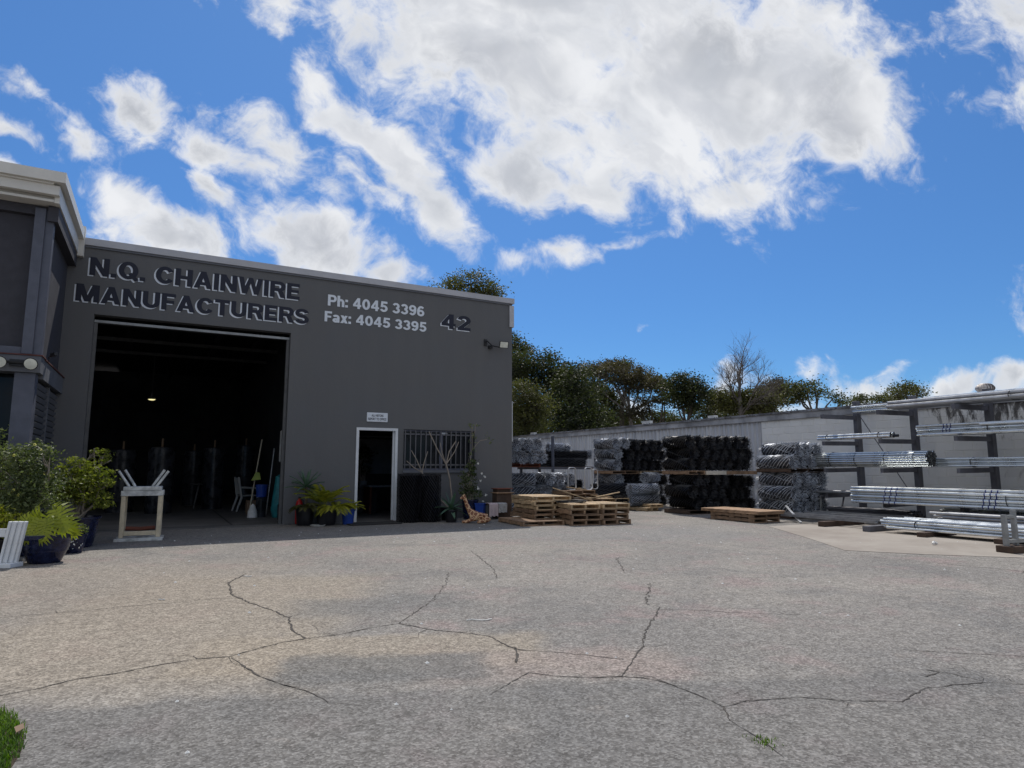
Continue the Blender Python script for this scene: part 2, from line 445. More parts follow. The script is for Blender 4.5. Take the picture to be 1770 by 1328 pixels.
def KIDS(o): return [(ch, KIDS(ch)) for ch in o.children]


class MB:
    def __init__(s): s.v = []; s.f = []; s.sm = False
    def add(s, vs, fs):
        n = len(s.v); s.v += [tuple(v) for v in vs]; s.f += [tuple(i + n for i in f) for f in fs]; return s
    def box(s, x0, y0, z0, x1, y1, z1):
        return s.add([(x0, y0, z0), (x1, y0, z0), (x1, y1, z0), (x0, y1, z0), (x0, y0, z1), (x1, y0, z1), (x1, y1, z1), (x0, y1, z1)],
                     [(0, 3, 2, 1), (4, 5, 6, 7), (0, 1, 5, 4), (1, 2, 6, 5), (2, 3, 7, 6), (3, 0, 4, 7)])
    def bev(s, x0, y0, z0, x1, y1, z1, b=.006):
        """box with chamfered long edges seen in elevation (cheap bevel on all 12 edges via bmesh)"""
        bm = bmesh.new()
        bmesh.ops.create_cube(bm, size=1)
        for v in bm.verts: v.co = Vector(((x0 + x1) / 2 + v.co.x * (x1 - x0), (y0 + y1) / 2 + v.co.y * (y1 - y0), (z0 + z1) / 2 + v.co.z * (z1 - z0)))
        bmesh.ops.bevel(bm, geom=bm.edges[:], offset=b, segments=1, affect='EDGES')
        bm.verts.index_update()
        s.add([v.co[:] for v in bm.verts], [[v.index for v in f.verts] for f in bm.faces]); bm.free(); return s
    def obox(s, c, d, u, size, roll=0):
        """box at centre c, long axis d (unit), up hint u, size (len, width, height)"""
        d = Vector(d).normalized(); sd_ = d.cross(Vector(u)).normalized(); up = sd_.cross(d).normalized()
        L, W, H = [q / 2 for q in size]; c = Vector(c)
        vs_ = [c + d * a * L + sd_ * b_ * W + up * e * H for e in (-1, 1) for a, b_ in ((-1, -1), (1, -1), (1, 1), (-1, 1))]
        return s.add(vs_, [(0, 3, 2, 1), (4, 5, 6, 7), (0, 1, 5, 4), (1, 2, 6, 5), (2, 3, 7, 6), (3, 0, 4, 7)])
    def beam(s, a, b, wd, ht, u=(0, 0, 1)):
        a = Vector(a); b = Vector(b); return s.obox((a + b) / 2, b - a, u, ((b - a).length, wd, ht))
    def tube(s, pts, r, n=6, closed=False, cap=True):
        pts = [Vector(p) for p in pts]; rs = r if isinstance(r, (list, tuple)) else [r] * len(pts)
        m_ = len(pts); base = len(s.v); pu = None
        for i, p in enumerate(pts):
            if closed: d = pts[(i + 1) % m_] - pts[i - 1]
            else: d = pts[min(i + 1, m_ - 1)] - pts[max(i - 1, 0)]
            if d.length < 1e-9: d = Vector((0, 0, 1))
            d.normalize()
            if pu is None:
                pu = d.orthogonal().normalized()
            else:
                pu = pu - d * pu.dot(d)
                if pu.length < 1e-6: pu = d.orthogonal()
                pu.normalize()
            q = d.cross(pu)
            for k in range(n):
                a = 2 * math.pi * k / n
                s.v.append(tuple(p + (pu * math.cos(a) + q * math.sin(a)) * rs[i]))
        for i in range(m_ if closed else m_ - 1):
            for k in range(n):
                a = base + i * n + k; b_ = base + i * n + (k + 1) % n
                c = base + ((i + 1) % m_) * n + (k + 1) % n; e = base + ((i + 1) % m_) * n + k
                s.f.append((a, b_, c, e))
        if cap and not closed:
            s.f.append(tuple(base + k for k in reversed(range(n)))); s.f.append(tuple(base + (m_ - 1) * n + k for k in range(n)))
        return s
    def lathe(s, prof, c=(0, 0, 0), n=24):
        base = len(s.v)
        for r_, z in prof:
            for k in range(n):
                a = 2 * math.pi * k / n; s.v.append((c[0] + r_ * math.cos(a), c[1] + r_ * math.sin(a), c[2] + z))
        for i in range(len(prof) - 1):
            for k in range(n):
                s.f.append((base + i * n + k, base + i * n + (k + 1) % n, base + (i + 1) * n + (k + 1) % n, base + (i + 1) * n + k))
        return s
    def build(s, name, m_, parent=None, smooth=False, **kw):
        me = s.mesh(name, m_, smooth)
        return link(name, me, parent, **kw)
    def mesh(s, name, m_, smooth=False):
        me = bpy.data.meshes.new(name); me.from_pydata(s.v, [], s.f)
        me.materials.append(MATS[m_] if isinstance(m_, str) else m_)
        if smooth or s.sm:
            me.polygons.foreach_set('use_smooth', [True] * len(me.polygons))
            try: me.set_sharp_from_angle(angle=R(40))
            except Exception: pass
        me.update(); return me


def at(px, py, depth):
    """a point at the given bearing and height angle, depth metres away along the horizontal view axis"""
    x = (px - 885) / 1110; y = (664 - py) / 1110
    d = Fd + Rt * x + Ud * y
    return Vector((0, 0, 1.2)) + d * (depth / d.dot(Fh))


ORD = ['first', 'second', 'third', 'fourth', 'fifth', 'sixth', 'seventh', 'eighth', 'ninth', 'tenth']

# ------------------------------------------------------------------ setting: ground
g = MB(); g.add([(-400, -400, 0), (600, -400, 0), (600, 600, 0), (-400, 600, 0)], [(0, 1, 2, 3)])
go = g.build('ground', 'asphalt'); tag(go, kind='structure')
CR = [
 [(-0.67, 4.47, .0081), (-0.52, 4.5, .0122), (-0.35, 4.6, .0125), (-0.15, 4.61, .0125), (0.09, 4.68, .0127), (0.29, 4.71, .0128), (0.47, 4.66, .0127), (0.6, 4.74, .0129), (0.8, 4.85, .0111), (1.0, 4.88, .0135), (1.2, 4.88, .0113), (1.48, 4.96, .0117), (1.72, 5.0, .0143), (1.85, 4.72, .0114), (2.04, 4.5, .0111), (2.17, 4.32, .0109), (2.16, 4.01, .0123), (2.19, 3.9, .0121), (2.37, 3.74, .008), (2.52, 3.57, .0079), (2.66, 3.4, .0097)],
 [(0.48, 4.64, .0126), (0.53, 4.43, .0121), (0.59, 4.14, .0113), (0.69, 3.92, .009), (0.78, 3.76, .0069), (0.85, 3.53, .0049), (1.02, 3.37, .0032)],
 [(0.95, 8.14, .0148), (0.72, 7.58, .0206), (0.69, 6.88, .0187), (0.79, 6.4, .0174), (0.92, 5.98, .0164), (1.0, 5.61, .018), (0.95, 5.17, .0189), (0.99, 4.89, .0157)],
 [(1.72, 5.0, .0119), (1.95, 5.29, .0102), (2.25, 5.66, .011), (2.71, 6.42, .0094), (3.03, 7.1, .007)],
 [(-1.06, 6.74, .0092), (-0.67, 6.72, .0091), (-0.04, 6.74, .0091), (0.62, 6.73, .0091)],
 [(2.19, 3.97, .0163), (2.12, 3.82, .0197), (2.03, 3.67, .0151)],
 [(1.64, 3.24, .0065), (1.8, 3.34, .0068), (2.0, 3.46, .009), (2.1, 3.33, .0089), (2.26, 3.21, .0106), (2.44, 3.14, .0107), (2.53, 3.06, .0143), (2.59, 2.94, .0141), (2.6, 2.76, .0085), (2.59, 2.51, .0081)],
 [(2.44, 3.14, .0125), (2.64, 3.31, .0134), (2.96, 3.58, .0146), (3.27, 3.91, .0161), (3.7, 4.28, .0127), (3.91, 4.48, .0107)],
 [(3.88, 4.63, .0163), (4.59, 5.39, .0128)],
 [(3.82, 4.42, .0105), (4.09, 4.25, .008), (4.35, 3.98, .008), (4.74, 3.7, .0081)],
 [(2.59, 2.51, .0097), (2.76, 2.51, .0084), (3.04, 2.42, .0105), (3.2, 2.29, .0089), (3.46, 2.12, .0091), (3.78, 2.18, .0098), (4.17, 2.08, .0084), (4.32, 1.95, .0085)],
 [(2.59, 2.51, .0097), (2.48, 2.37, .0077), (2.44, 2.17, .0059), (2.37, 1.97, .0042)],
 [(4.43, 2.68, .0093), (4.64, 2.5, .0071), (4.97, 2.22, .0074)],
 [(4.12, 2.37, .0171), (4.15, 2.3, .0171), (3.99, 2.29, .0124)],
 [(4.16, 2.32, .0086), (4.19, 2.09, .0063)],
 [(8.57, 5.66, .0139), (8.77, 4.93, .0136), (9.0, 3.94, .0177)],
 [(4.09, 8.74, .013), (3.67, 7.26, .011), (3.38, 6.54, .008)],
 [(4.09, 8.74, .0104), (4.57, 8.48, .0087), (5.1, 8.04, .0069)],
 [(5.49, 7.14, .0122), (4.83, 6.12, .0105)]]
cb = MB(); rc = random.Random(3)
for ln in list(CR):                       # short side cracks leaving the long ones
    for _ in range(max(1, len(ln) // 3)):
        i = rc.randrange(1, len(ln)) if len(ln) > 1 else 0; x, y, wd = ln[i]; a = rc.uniform(0, 6.28); L_ = rc.uniform(.12, .5); br = [(x, y, wd * .6)]
        for _ in range(4):
            a += rc.gauss(0, .5); br.append((br[-1][0] + math.cos(a) * L_ / 4, br[-1][1] + math.sin(a) * L_ / 4, br[-1][2] * .75))
        CR.append(br)
for ln in CR:
    pts = []
    for i in range(len(ln) - 1):
        a, b_ = ln[i], ln[i + 1]; d = math.dist(a[:2], b_[:2]); k = max(2, int(d / .035))
        for j in range(k):
            q = j / k; am = .013 * min(1, d)
            pts.append((a[0] + (b_[0] - a[0]) * q + rc.gauss(0, am), a[1] + (b_[1] - a[1]) * q + rc.gauss(0, am), a[2] + (b_[2] - a[2]) * q))
    pts.append(ln[-1])
    vs_ = []; n_ = len(pts)
    for i, (x, y, wd) in enumerate(pts):
        j0, j1 = max(0, i - 1), min(n_ - 1, i + 1)
        d = Vector((pts[j1][0] - pts[j0][0], pts[j1][1] - pts[j0][1], 0)); d = d.normalized() if d.length > 1e-6 else Vector((1, 0, 0))
        nn = Vector((-d.y, d.x, 0)); h = wd * rc.uniform(.2, .9) * .66
        vs_ += [(x + nn.x * h, y + nn.y * h, .003), (x - nn.x * h, y - nn.y * h, .003)]
    cb.add(vs_, [(2 * i, 2 * i + 1, 2 * i + 3, 2 * i + 2) for i in range(n_ - 1)])
co = cb.build('crack', 'crack_dark', go); tag(co, kind='stuff')
# scraps of wire and stone chips on the yard, green weeds in one crack
tw = MB()
for (x, y, r_) in [(2.32, 4.78, .22), (.95, 7.9, .1), (0.1, 6.9, .06)]:
    pts = [(x + math.cos(-.35) * r_ * (k / 6 - .5) + .012 * math.sin(k * 1.9), y + math.sin(-.35) * r_ * (k / 6 - .5) + .02 * math.sin(k * 1.3), .008) for k in range(7)]
    tw.tube(pts, .005, 4)
tag(tw.build('plastic_scrap', 'chip_white'), 'thin pale plastic strips lying on the cracked yard surface', 'scrap', kind='stuff')
ch = MB()
for i in range(120):
    x, y = rc.uniform(0, 12), rc.uniform(2.5, 13); s_ = rc.uniform(.006, .014)
    ch.add([(x - s_, y - s_, .001), (x + s_, y - s_, .001), (x + s_, y + s_, .001), (x - s_, y + s_, .001), (x, y, .001 + s_)], [(0, 1, 4), (1, 2, 4), (2, 3, 4), (3, 0, 4)])
tag(ch.build('stone_chips', 'chip_white'), 'small pale stone chips scattered over the yard', 'gravel', kind='stuff')


def blades(n_, area, h0, h1, wd, seed):
    r_ = random.Random(seed); mb = MB()
    for _ in range(n_):
        x, y, z = area(r_); h = r_.uniform(h0, h1); a = r_.uniform(0, 6.28); l = r_.uniform(.2, .9) * h
        dx, dy = math.cos(a), math.sin(a); px_, py_ = -dy * wd, dx * wd
        mb.add([(x - px_, y - py_, z), (x + px_, y + py_, z), (x + dx * l * .4 + px_ * .7, y + dy * l * .4 + py_ * .7, z + h * .6), (x + dx * l * .4 - px_ * .7, y + dy * l * .4 - py_ * .7, z + h * .6), (x + dx * l, y + dy * l, z + h)],
               [(0, 1, 2, 3), (3, 2, 4)])
    return mb


tag(blades(60, lambda r_: (r_.gauss(2.42, .03), r_.gauss(2.12, .03), 0), .008, .02, .003, 5).build('weeds', 'leaf_grass'), 'tiny green weeds growing from a crack in the yard', 'weeds', kind='stuff')
# lawn corner, bottom left: a circle segment edge
LC, LR = (-1.75, 3.55), 1.31


def lawn_pt(r_):
    while True:
        x = r_.uniform(-1.6, -.43); y = r_.uniform(2.5, 4.75)
        if math.hypot(x - LC[0], y - LC[1]) < LR + r_.uniform(-.03, .012): return (x, y, .006)


lb = MB(); lb.lathe([(LR, 0), (LR - .02, .008), (0.001, .010)], (LC[0], LC[1], 0), 64)
tag(lb.build('lawn', 'soil', smooth=False), kind='structure')
tag(blades(26000, lawn_pt, .015, .036, .0032, 9).build('grass', 'leaf_grass'), 'short green lawn grass at the edge of the yard', 'grass', kind='stuff')
dl = MB()
dl.add([(-.5, 3.77, .045), (-.47, 3.79, .05), (-.455, 3.72, .05), (-.48, 3.69, .045)], [(0, 1, 2, 3)])
tag(dl.build('dead_leaf', 'cardboard'), 'small dry tan leaf on the edge of the lawn', 'leaf')

# concrete slab in front of the pipe rack
sl = MB(); P_ = [(11.2, 9.4), (10.9, 8.93), (9.9, 7.46), (8.95, 6.17), (9.53, 5.34), (10.33, 4.51), (13, 1.8), (15.97, -1), (15.97, 9.4)]
sl.add([(x, y, .006) for x, y in P_] + [(x, y, -.05) for x, y in P_], [tuple(range(9))] + [(i, i + 9, (i + 1) % 9 + 9, (i + 1) % 9) for i in range(9)])
so = sl.build('concrete_slab', 'concrete_slab'); tag(so, kind='structure')

# ------------------------------------------------------------------ factory building
FY = 14.71
fac = empty('factory_building', (0, 0, 0), 0, 'dark grey rendered factory unit with a big open roller door and number 42', 'building')


def holed_wall(mb, x0, x1, z0, z1, y0, y1, holes):
    xs = sorted({x0, x1, *[h[0] for h in holes], *[h[2] for h in holes]}); zs = sorted({z0, z1, *[h[1] for h in holes], *[h[3] for h in holes]})
    inh = lambda x, z: any(h[0] < x < h[2] and h[1] < z < h[3] for h in holes)
    for i in range(len(xs) - 1):
        for j in range(len(zs) - 1):
            if inh((xs[i] + xs[i + 1]) / 2, (zs[j] + zs[j + 1]) / 2): continue
            a, b_, c, d = xs[i], xs[i + 1], zs[j], zs[j + 1]
            mb.add([(a, y0, c), (b_, y0, c), (b_, y0, d), (a, y0, d)], [(0, 1, 2, 3)])
            mb.add([(a, y1, c), (b_, y1, c), (b_, y1, d), (a, y1, d)], [(3, 2, 1, 0)])
    for (a, c, b_, d) in holes + [(x0, z0, x1, z1)]:
        mb.add([(a, y0, c), (a, y1, c), (b_, y1, c), (b_, y0, c), (a, y0, d), (a, y1, d), (b_, y1, d), (b_, y0, d)], [(0, 1, 5, 4), (2, 3, 7, 6), (4, 5, 6, 7), (3, 2, 1, 0)])
    return mb


fw = holed_wall(MB(), -1.80, 8.02, 0, 5.6, FY, FY + .22, [(-1.30, -.02, 2.40, 4.2), (3.97, -.02, 4.90, 2.11), (5.08, 1.16, 6.95, 2.13)])
fw.build('front_wall', 'render_grey', fac)
MB().box(7.80, FY + .225, 0, 8.017, 40, 5.6).build('side_wall', 'render_grey', fac)
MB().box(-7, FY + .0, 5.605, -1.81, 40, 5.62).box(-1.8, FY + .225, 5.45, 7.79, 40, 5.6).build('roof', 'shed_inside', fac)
MB().box(-1.72, FY - .05, 5.56, 8.07, FY + .3, 5.70).build('capping', 'cap_metal', fac)
MB().box(-1.72, FY - .03, 5.515, 7.92, FY - .003, 5.557).build('capping_strip', 'band_grey', fac)
MB().box(7.93, FY - .04, 4.92, 8.06, FY - .004, 5.50).box(8.023, FY - .004, 4.92, 8.06, FY + .2, 5.50).build('corner_trim', 'cap_metal', fac)
MB().box(8.022, FY + .03, 1.9, 8.055, FY + .09, 2.95).build('downpipe', 'white_paint', fac)
# shed interior (beyond the roller door)
MB().add([(-7, FY - .02, .008), (7.8, FY - .02, .008), (7.8, 40, .008), (-7, 40, .008)], [(0, 1, 2, 3)]).build('floor', 'concrete_floor', fac)
MB().box(-1.3, FY - .16, .002, 2.4, FY - .03, .012).build('threshold', 'concrete_floor', fac)
MB().box(-1.3, FY + .30, .009, 2.4, FY + .33, .011).box(1.42, FY + .3, .0095, 1.46, 21, .0112).build('floor_joint', 'black_void', fac)
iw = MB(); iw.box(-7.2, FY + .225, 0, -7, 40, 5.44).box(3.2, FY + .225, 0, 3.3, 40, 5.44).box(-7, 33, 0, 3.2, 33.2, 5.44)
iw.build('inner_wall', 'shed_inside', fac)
for k, y in enumerate((17.2, 19.6, 22.0, 24.4)):
    MB().box(-6.9, y, 4.95, 3.19, y + .06, 5.05).build('purlin', 'shed_steel', fac)
for x in (-1.1, .1, 1.3, 2.5):
    MB().box(x, FY + .7, 5.08, x + .12, 32, 5.3).build('rafter', 'shed_inside', fac)
# roller door drum box and its bottom rail, rolled up
MB().tube([(-1.45, FY + .42, 4.5), (2.55, FY + .42, 4.5)], .26, 20).build('roller_door', 'shed_steel', fac, smooth=True)
MB().box(-1.295, FY + .10, 4.06, 2.395, FY + .135, 4.11).build('roller_door_rail', 'stand_steel', fac)
for x in (-1.297, 2.335): MB().box(x, FY + .10, .01, x + .06, FY + .19, 4.05).build('door_track', 'shed_steel', fac)
# office door frame, office room
df_ = MB()
df_.box(3.94, FY - .02, .0, 4.0, FY + .16, 2.14).box(4.87, FY - .02, .0, 4.93, FY + .16, 2.14).box(4.001, FY - .02, 2.08, 4.869, FY + .16, 2.14)
df_.box(4.83, FY + .05, .0, 4.868, FY + .09, 2.078).box(4.002, FY + .05, .0, 4.02, FY + .09, 2.078)
df_.build('door_frame', 'white_paint', fac)
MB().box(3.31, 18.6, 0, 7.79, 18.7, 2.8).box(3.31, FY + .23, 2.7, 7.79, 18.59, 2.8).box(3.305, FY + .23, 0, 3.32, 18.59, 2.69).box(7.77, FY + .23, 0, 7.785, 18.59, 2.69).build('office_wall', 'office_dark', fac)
pn = MB().box(4.6, 18.50, 1.05, 6.9, 18.58, 2.05).build('wall_panel', 'office_wall', fac)
MB().box(4.2, 18.44, 2.1, 6.9, 18.58, 2.14).build('office_shelf', 'office_wall', fac)
# window
win = MB()
for a in ((5.08, 1.16, 6.95, 1.20), (5.08, 2.09, 6.95, 2.13), (5.08, 1.201, 5.12, 2.089), (6.91, 1.201, 6.95, 2.089), (6.05, 1.201, 6.13, 2.089)):
    win.box(a[0], FY + .12, a[1], a[2], FY + .16, a[3])
wo_ = win.build('window', 'window_frame', fac)
MB().box(5.121, FY + .135, 1.201, 6.049, FY + .142, 2.088).build('pane', 'window_glass', wo_)
MB().box(6.131, FY + .135, 1.201, 6.909, FY + .142, 2.088).build('pane', 'window_glass', wo_)
MB().box(5.06, FY - .05, 1.10, 6.97, FY + .11, 1.155).build('window_sill', 'band_grey', fac)
gr = MB().box(5.08, FY - .035, 2.0, 6.95, FY - .015, 2.035).box(5.08, FY - .035, 1.27, 6.95, FY - .015, 1.305).build('window_grille', 'bar_steel', fac)
barm = MB().box(-.011, -.011, 0, .011, .011, .93).mesh('bar', 'bar_steel')
for k in range(15): link('bar', barm, gr, (5.10 + k * .131, FY - .052, 1.18))
MB().box(6.10, FY + .10, 2.02, 6.24, FY + .118, 2.08).build('sticker', 'sign_white', wo_)


# lettering painted on the wall
def text_mesh(s_, x0, x1, z0, z1, off, ext, name, cap='H', space=1.0):
    cu = bpy.data.curves.new(name, 'FONT'); cu.body = s_; cu.offset = off; cu.extrude = ext; cu.resolution_u = 4; cu.space_character = space
    to = bpy.data.objects.new(name, cu); col.objects.link(to)
    dg = bpy.context.evaluated_depsgraph_get(); dg.update()
    me = bpy.data.meshes.new_from_object(to.evaluated_get(dg))
    bpy.data.objects.remove(to)
    xs = [v.co.x for v in me.vertices]; ys = [v.co.y for v in me.vertices]
    ax, bx_, ay, by_ = min(xs), max(xs), min(ys), max(ys)
    for v in me.vertices:
        v.co.x = x0 + (v.co.x - ax) / (bx_ - ax) * (x1 - x0); v.co.y = z0 + (v.co.y - ay) / (by_ - ay) * (z1 - z0)
    me.name = name
    return me


def sm_text(s_, x0, x1, z0, z1, parent, y, name='sign_text', mt='letter_navy', off=.02):
    me = text_mesh(s_, x0, x1, z0, z1, off, .0015, name, space=1.04); me.materials.clear(); me.materials.append(MATS[mt])
    return link(name, me, parent, (0, y, 0), (R(90), 0, 0))


def earc(cx, cz, rx, rz, a0, a1, n_=14):
    return [(cx + rx * math.cos(R(a0 + (a1 - a0) * k / n_)), cz + rz * math.sin(R(a0 + (a1 - a0) * k / n_))) for k in range(n_ + 1)]


def V_(x, z0=0, z1=1): return [(x - .12, z0), (x + .12, z0), (x + .12, z1), (x - .12, z1)]
def B_(x0, z0, x1, z1): return [(x0, z0), (x1, z0), (x1, z1), (x0, z1)]


# glyphs of a heavy grotesque: width, filled polygons, stroked paths
GL = {
 'N': (.80, [V_(.12), V_(.68), [(0, 1), (.25, 1), (.80, 0), (.55, 0)]], []),
 'H': (.78, [V_(.12), V_(.66), B_(.2, .40, .6, .60)], []), 'I': (.24, [V_(.12)], []),
 'A': (.86, [[(0, 0), (.25, 0), (.55, 1), (.31, 1)], [(.86, 0), (.61, 0), (.31, 1), (.55, 1)], B_(.2, .19, .66, .37)], []),
 'W': (1.2, [[(0, 1), (.24, 1), (.42, 0), (.19, 0)], [(.19, 0), (.42, 0), (.70, 1), (.50, 1)], [(.50, 1), (.70, 1), (1.0, 0), (.78, 0)], [(.78, 0), (1.0, 0), (1.2, 1), (.96, 1)]], []),
 'E': (.68, [V_(.12), B_(.2, .80, .66, 1), B_(.2, .41, .62, .59), B_(.2, 0, .68, .20)], []),
 'F': (.64, [V_(.12), B_(.2, .80, .64, 1), B_(.2, .39, .58, .58)], []),
 'M': (.98, [V_(.12), V_(.86), [(0, 1), (.30, 1), (.60, 0), (.38, 0)], [(.98, 1), (.68, 1), (.38, 0), (.60, 0)]], []),
 'T': (.74, [V_(.37), B_(0, .79, .74, 1)], []),
 'U': (.78, [], [[(.12, 1)] + earc(.39, .38, .27, .27, 180, 360) + [(.66, 1)]]),
 'C': (.80, [], [earc(.42, .5, .30, .40, 32, 328, 24)]),
 'Q': (.84, [[(.40, .30), (.55, .40), (.88, .02), (.72, -.10)]], [earc(.42, .5, .30, .40, 0, 360, 28)]),
 'R': (.80, [V_(.12), [(.38, .44), (.62, .50), (.82, 0), (.55, 0)]], [[(.2, .90)] + earc(.48, .69, .20, .21, 90, -90) + [(.2, .48)]]),
 'P': (.76, [V_(.12)], [[(.2, .90)] + earc(.46, .67, .20, .23, 90, -90) + [(.2, .44)]]),
 'S': (.76, [], [earc(.38, .70, .26, .20, 12, 262, 18) + earc(.38, .30, .27, .20, 90, -168, 18)]),
 '4': (.78, [B_(.42, 0, .66, 1), B_(.02, .2, .77, .38), [(.02, .2), (.02, .38), (.42, 1), (.5, .8), (.25, .36)]], []),
 '2': (.74, [B_(.02, 0, .72, .2)], [earc(.37, .69, .24, .21, 172, -35, 14) + [(.16, .14)]]),
 '3': (.74, [], [earc(.36, .705, .23, .195, 165, -90, 14), earc(.36, .30, .26, .20, 90, -165, 16)]),
 '5': (.74, [B_(.12, .80, .70, 1), [(.06, .42), (.29, .46), (.34, 1), (.12, 1)]], [earc(.36, .33, .26, .23, 140, -160, 18)]),
 '0': (.74, [], [earc(.37, .5, .25, .40, 0, 360, 26)]),
 '6': (.74, [], [earc(.37, .32, .25, .22, 0, 360, 20), earc(.40, .50, .28, .40, 45, 205, 12)]),
 '9': (.74, [], [earc(.37, .68, .25, .22, 0, 360, 20), earc(.34, .50, .28, .40, 225, 385, 12)]),
 'h': (.64, [V_(.12)], [[(.12, .30)] + earc(.32, .42, .20, .20, 170, 0, 10) + [(.52, 0)]]),
 'a': (.64, [], [earc(.30, .50, .20, .14, 165, 0, 10) + [(.50, 0)], earc(.27, .20, .17, .12, 0, 360, 16)]),
 'x': (.64, [[(0, .74), (.26, .74), (.66, 0), (.39, 0)], [(.64, .74), (.39, .74), (-.02, 0), (.25, 0)]], []),
 ':': (.24, [B_(0, 0, .24, .22), B_(0, .50, .24, .72)], []), '.': (.24, [B_(0, 0, .24, .22)], []), ' ': (.30, [], [])}


def glyph_mesh(s_, x0, x1, z0, z1, th=.105, gap=.07):
    """one word or line of heavy letters, set between x0..x1 and z0..z1"""
    W_ = sum(GL[c][0] for c in s_) + gap * (len(s_) - 1)
    kx = (x1 - x0) / W_; kz = z1 - z0; mb = MB(); cx = 0; lay = 0
    for c in s_:
        wd, polys, strokes = GL[c]; lay = 0
        for p_ in polys:
            mb.add([(x0 + (cx + x) * kx, z0 + z * kz, lay * .0005) for x, z in p_], [tuple(range(len(p_)))]); lay += 1
        for st in strokes:
            n_ = len(st); closed = math.dist(st[0], st[-1]) < 1e-6; vs_ = []
            for i, p_ in enumerate(st):
                if closed: a, b_ = st[(i - 1) % (n_ - 1)], st[(i + 1) % (n_ - 1)]
                else: a, b_ = st[max(0, i - 1)], st[min(n_ - 1, i + 1)]
                d = Vector((b_[0] - a[0], b_[1] - a[1])).normalized(); nx, nz = -d.y, d.x
                for sg_ in (1, -1): vs_.append((x0 + (cx + p_[0] + nx * th * 1.12 * sg_) * kx, z0 + (p_[1] + nz * th * .95 * sg_) * kz, lay * .0005))
            mb.add(vs_, [(2 * i, 2 * i + 1, 2 * i + 3, 2 * i + 2) for i in range(n_ - 1)]); lay += 1
        cx += wd + gap
    return mb


def wall_text(s_, x0, x1, z0, z1, parent, shadow=True, mt='letter_navy', y=FY, name='lettering', sh=.028):
    o_ = glyph_mesh(s_, x0, x1, z0, z1).build(name, mt, parent, loc=(0, y - .012, 0), rot=(R(90), 0, 0)); o_['kind'] = 'stuff'
    if shadow:
        o2 = glyph_mesh(s_, x0, x1, z0, z1, .115).build('letter_shadow', 'sign_white', o_, loc=(-sh, -sh * .8, -.006)); o2['kind'] = 'stuff'
    return o_


wall_text('N.Q. CHAINWIRE', -1.44, 2.55, 4.97, 5.335, fac)
wall_text('MANUFACTURERS', -1.63, 2.77, 4.43, 4.775, fac)
wall_text('42', 5.99, 6.81, 4.69, 5.07, fac)
wall_text('Ph: 4045 3396', 3.18, 5.54, 4.925, 5.185, fac, shadow=False, mt='sign_white')
wall_text('Fax: 4045 3395', 3.12, 5.60, 4.545, 4.79, fac, shadow=False, mt='sign_white')
sg = MB().bev(4.17, FY - .022, 2.28, 4.67, FY - .004, 2.495, .008).build('wall_sign', 'sign_white')
tag(sg, 'small white sign above the office door reading all visitors report to office', 'sign')
sm_text('ALL VISITORS', 4.28, 4.56, 2.402, 2.455, sg, FY - .0235)
sm_text('REPORT TO OFFICE', 4.205, 4.635, 2.318, 2.375, sg, FY - .0235)
# floodlight near the corner
fl = empty('floodlight', (7.25, FY, 4.4), 0, 'single floodlight with a square white lens on the factory wall below the 42', 'floodlight')
MB().tube([(0, 0, .05), (-.02, -.12, .06), (.10, -.16, -.06), (.32, -.2, -.09)], .018, 6).box(-.06, -.03, -.05, .02, 0, .12).build('bracket', 'black_plastic', fl)
fn_ = Vector((-.35, -.85, -.25)).normalized(); fd_ = Vector((1, -.3, -.05))
MB().obox((.40, -.24, -.02), fd_, fn_, (.23, .17, .06)).build('housing', 'black_plastic', fl)
MB().obox(Vector((.40, -.24, -.02)) + fn_ * .034, fd_, fn_, (.20, .145, .008)).build('lens', 'lens_glass', fl)
se = empty('motion_sensor', (7.35, FY, 4.33), 0, 'little black sensor mounted left of the square floodlight', 'sensor')
MB().box(-.04, -.09, -.05, .05, 0, .03).build('body', 'black_plastic', se)

# ------------------------------------------------------------------ left wing
wg = empty('adjoining_building', (0, 0, 0), 0, 'two storey dark clad building wing with cream gutters at the left edge', 'building')
MB().box(-7, 12.30, 2.96, -1.96, 12.45, 5.2).build('upper_wall', 'dark_cladding', wg)
MB().box(-1.95, 12.45, 2.96, -1.80, FY - .003, 5.35).build('side_wall', 'dark_cladding', wg)
c_ = MB().box(-1.97, 12.14, 2.955, -1.83, 12.29, 5.3).box(-1.828, 12.17, 2.955, -1.72, 12.32, 5.28)
c_.build('column', 'blue_grey_steel', wg)
MB().box(-7, 12.18, 2.94, -1.98, 12.28, 3.06).build('window_ledge', 'blue_grey_steel', wg)
MB().box(-7, 12.06, 2.66, -1.70, 12.4, 2.915).box(-1.82, 12.405, 2.60, -1.70, FY - .005, 2.90).build('floor_band', 'band_grey', wg)
MB().box(-7, 12.04, 2.917, -1.68, 12.4, 2.935).box(-1.82, 12.402, 2.903, -1.68, FY - .005, 2.922).build('flashing', 'rust_line', wg)
MB().box(-2.02, 12.12, 0, -1.76, 12.38, 2.655).build('lower_column', 'blue_grey_steel', wg)
MB().box(-7, 12.5, 0, -2.05, 12.56, 2.65).build('shop_window', 'window_glass', wg)
MB().box(-1.86, 12.39, 0, -1.80, FY - .005, 2.595).build('louvre_backing', 'black_void', wg)  # solid black sheet standing in for the dark gaps behind the slats
lm = MB().obox((0, 0, 0), (0, 1, 0), (.5, 0, .85), (1.06, .012, .075)).mesh('louvre_slat', 'band_grey')
for i in range(24):
    for y in (12.95, 14.10): link('louvre_slat', lm, wg, (-1.775, y, .16 + i * .102))
MB().box(-1.80, 13.49, 0, -1.745, 13.56, 2.59).build('louvre_mullion', 'band_grey', wg)
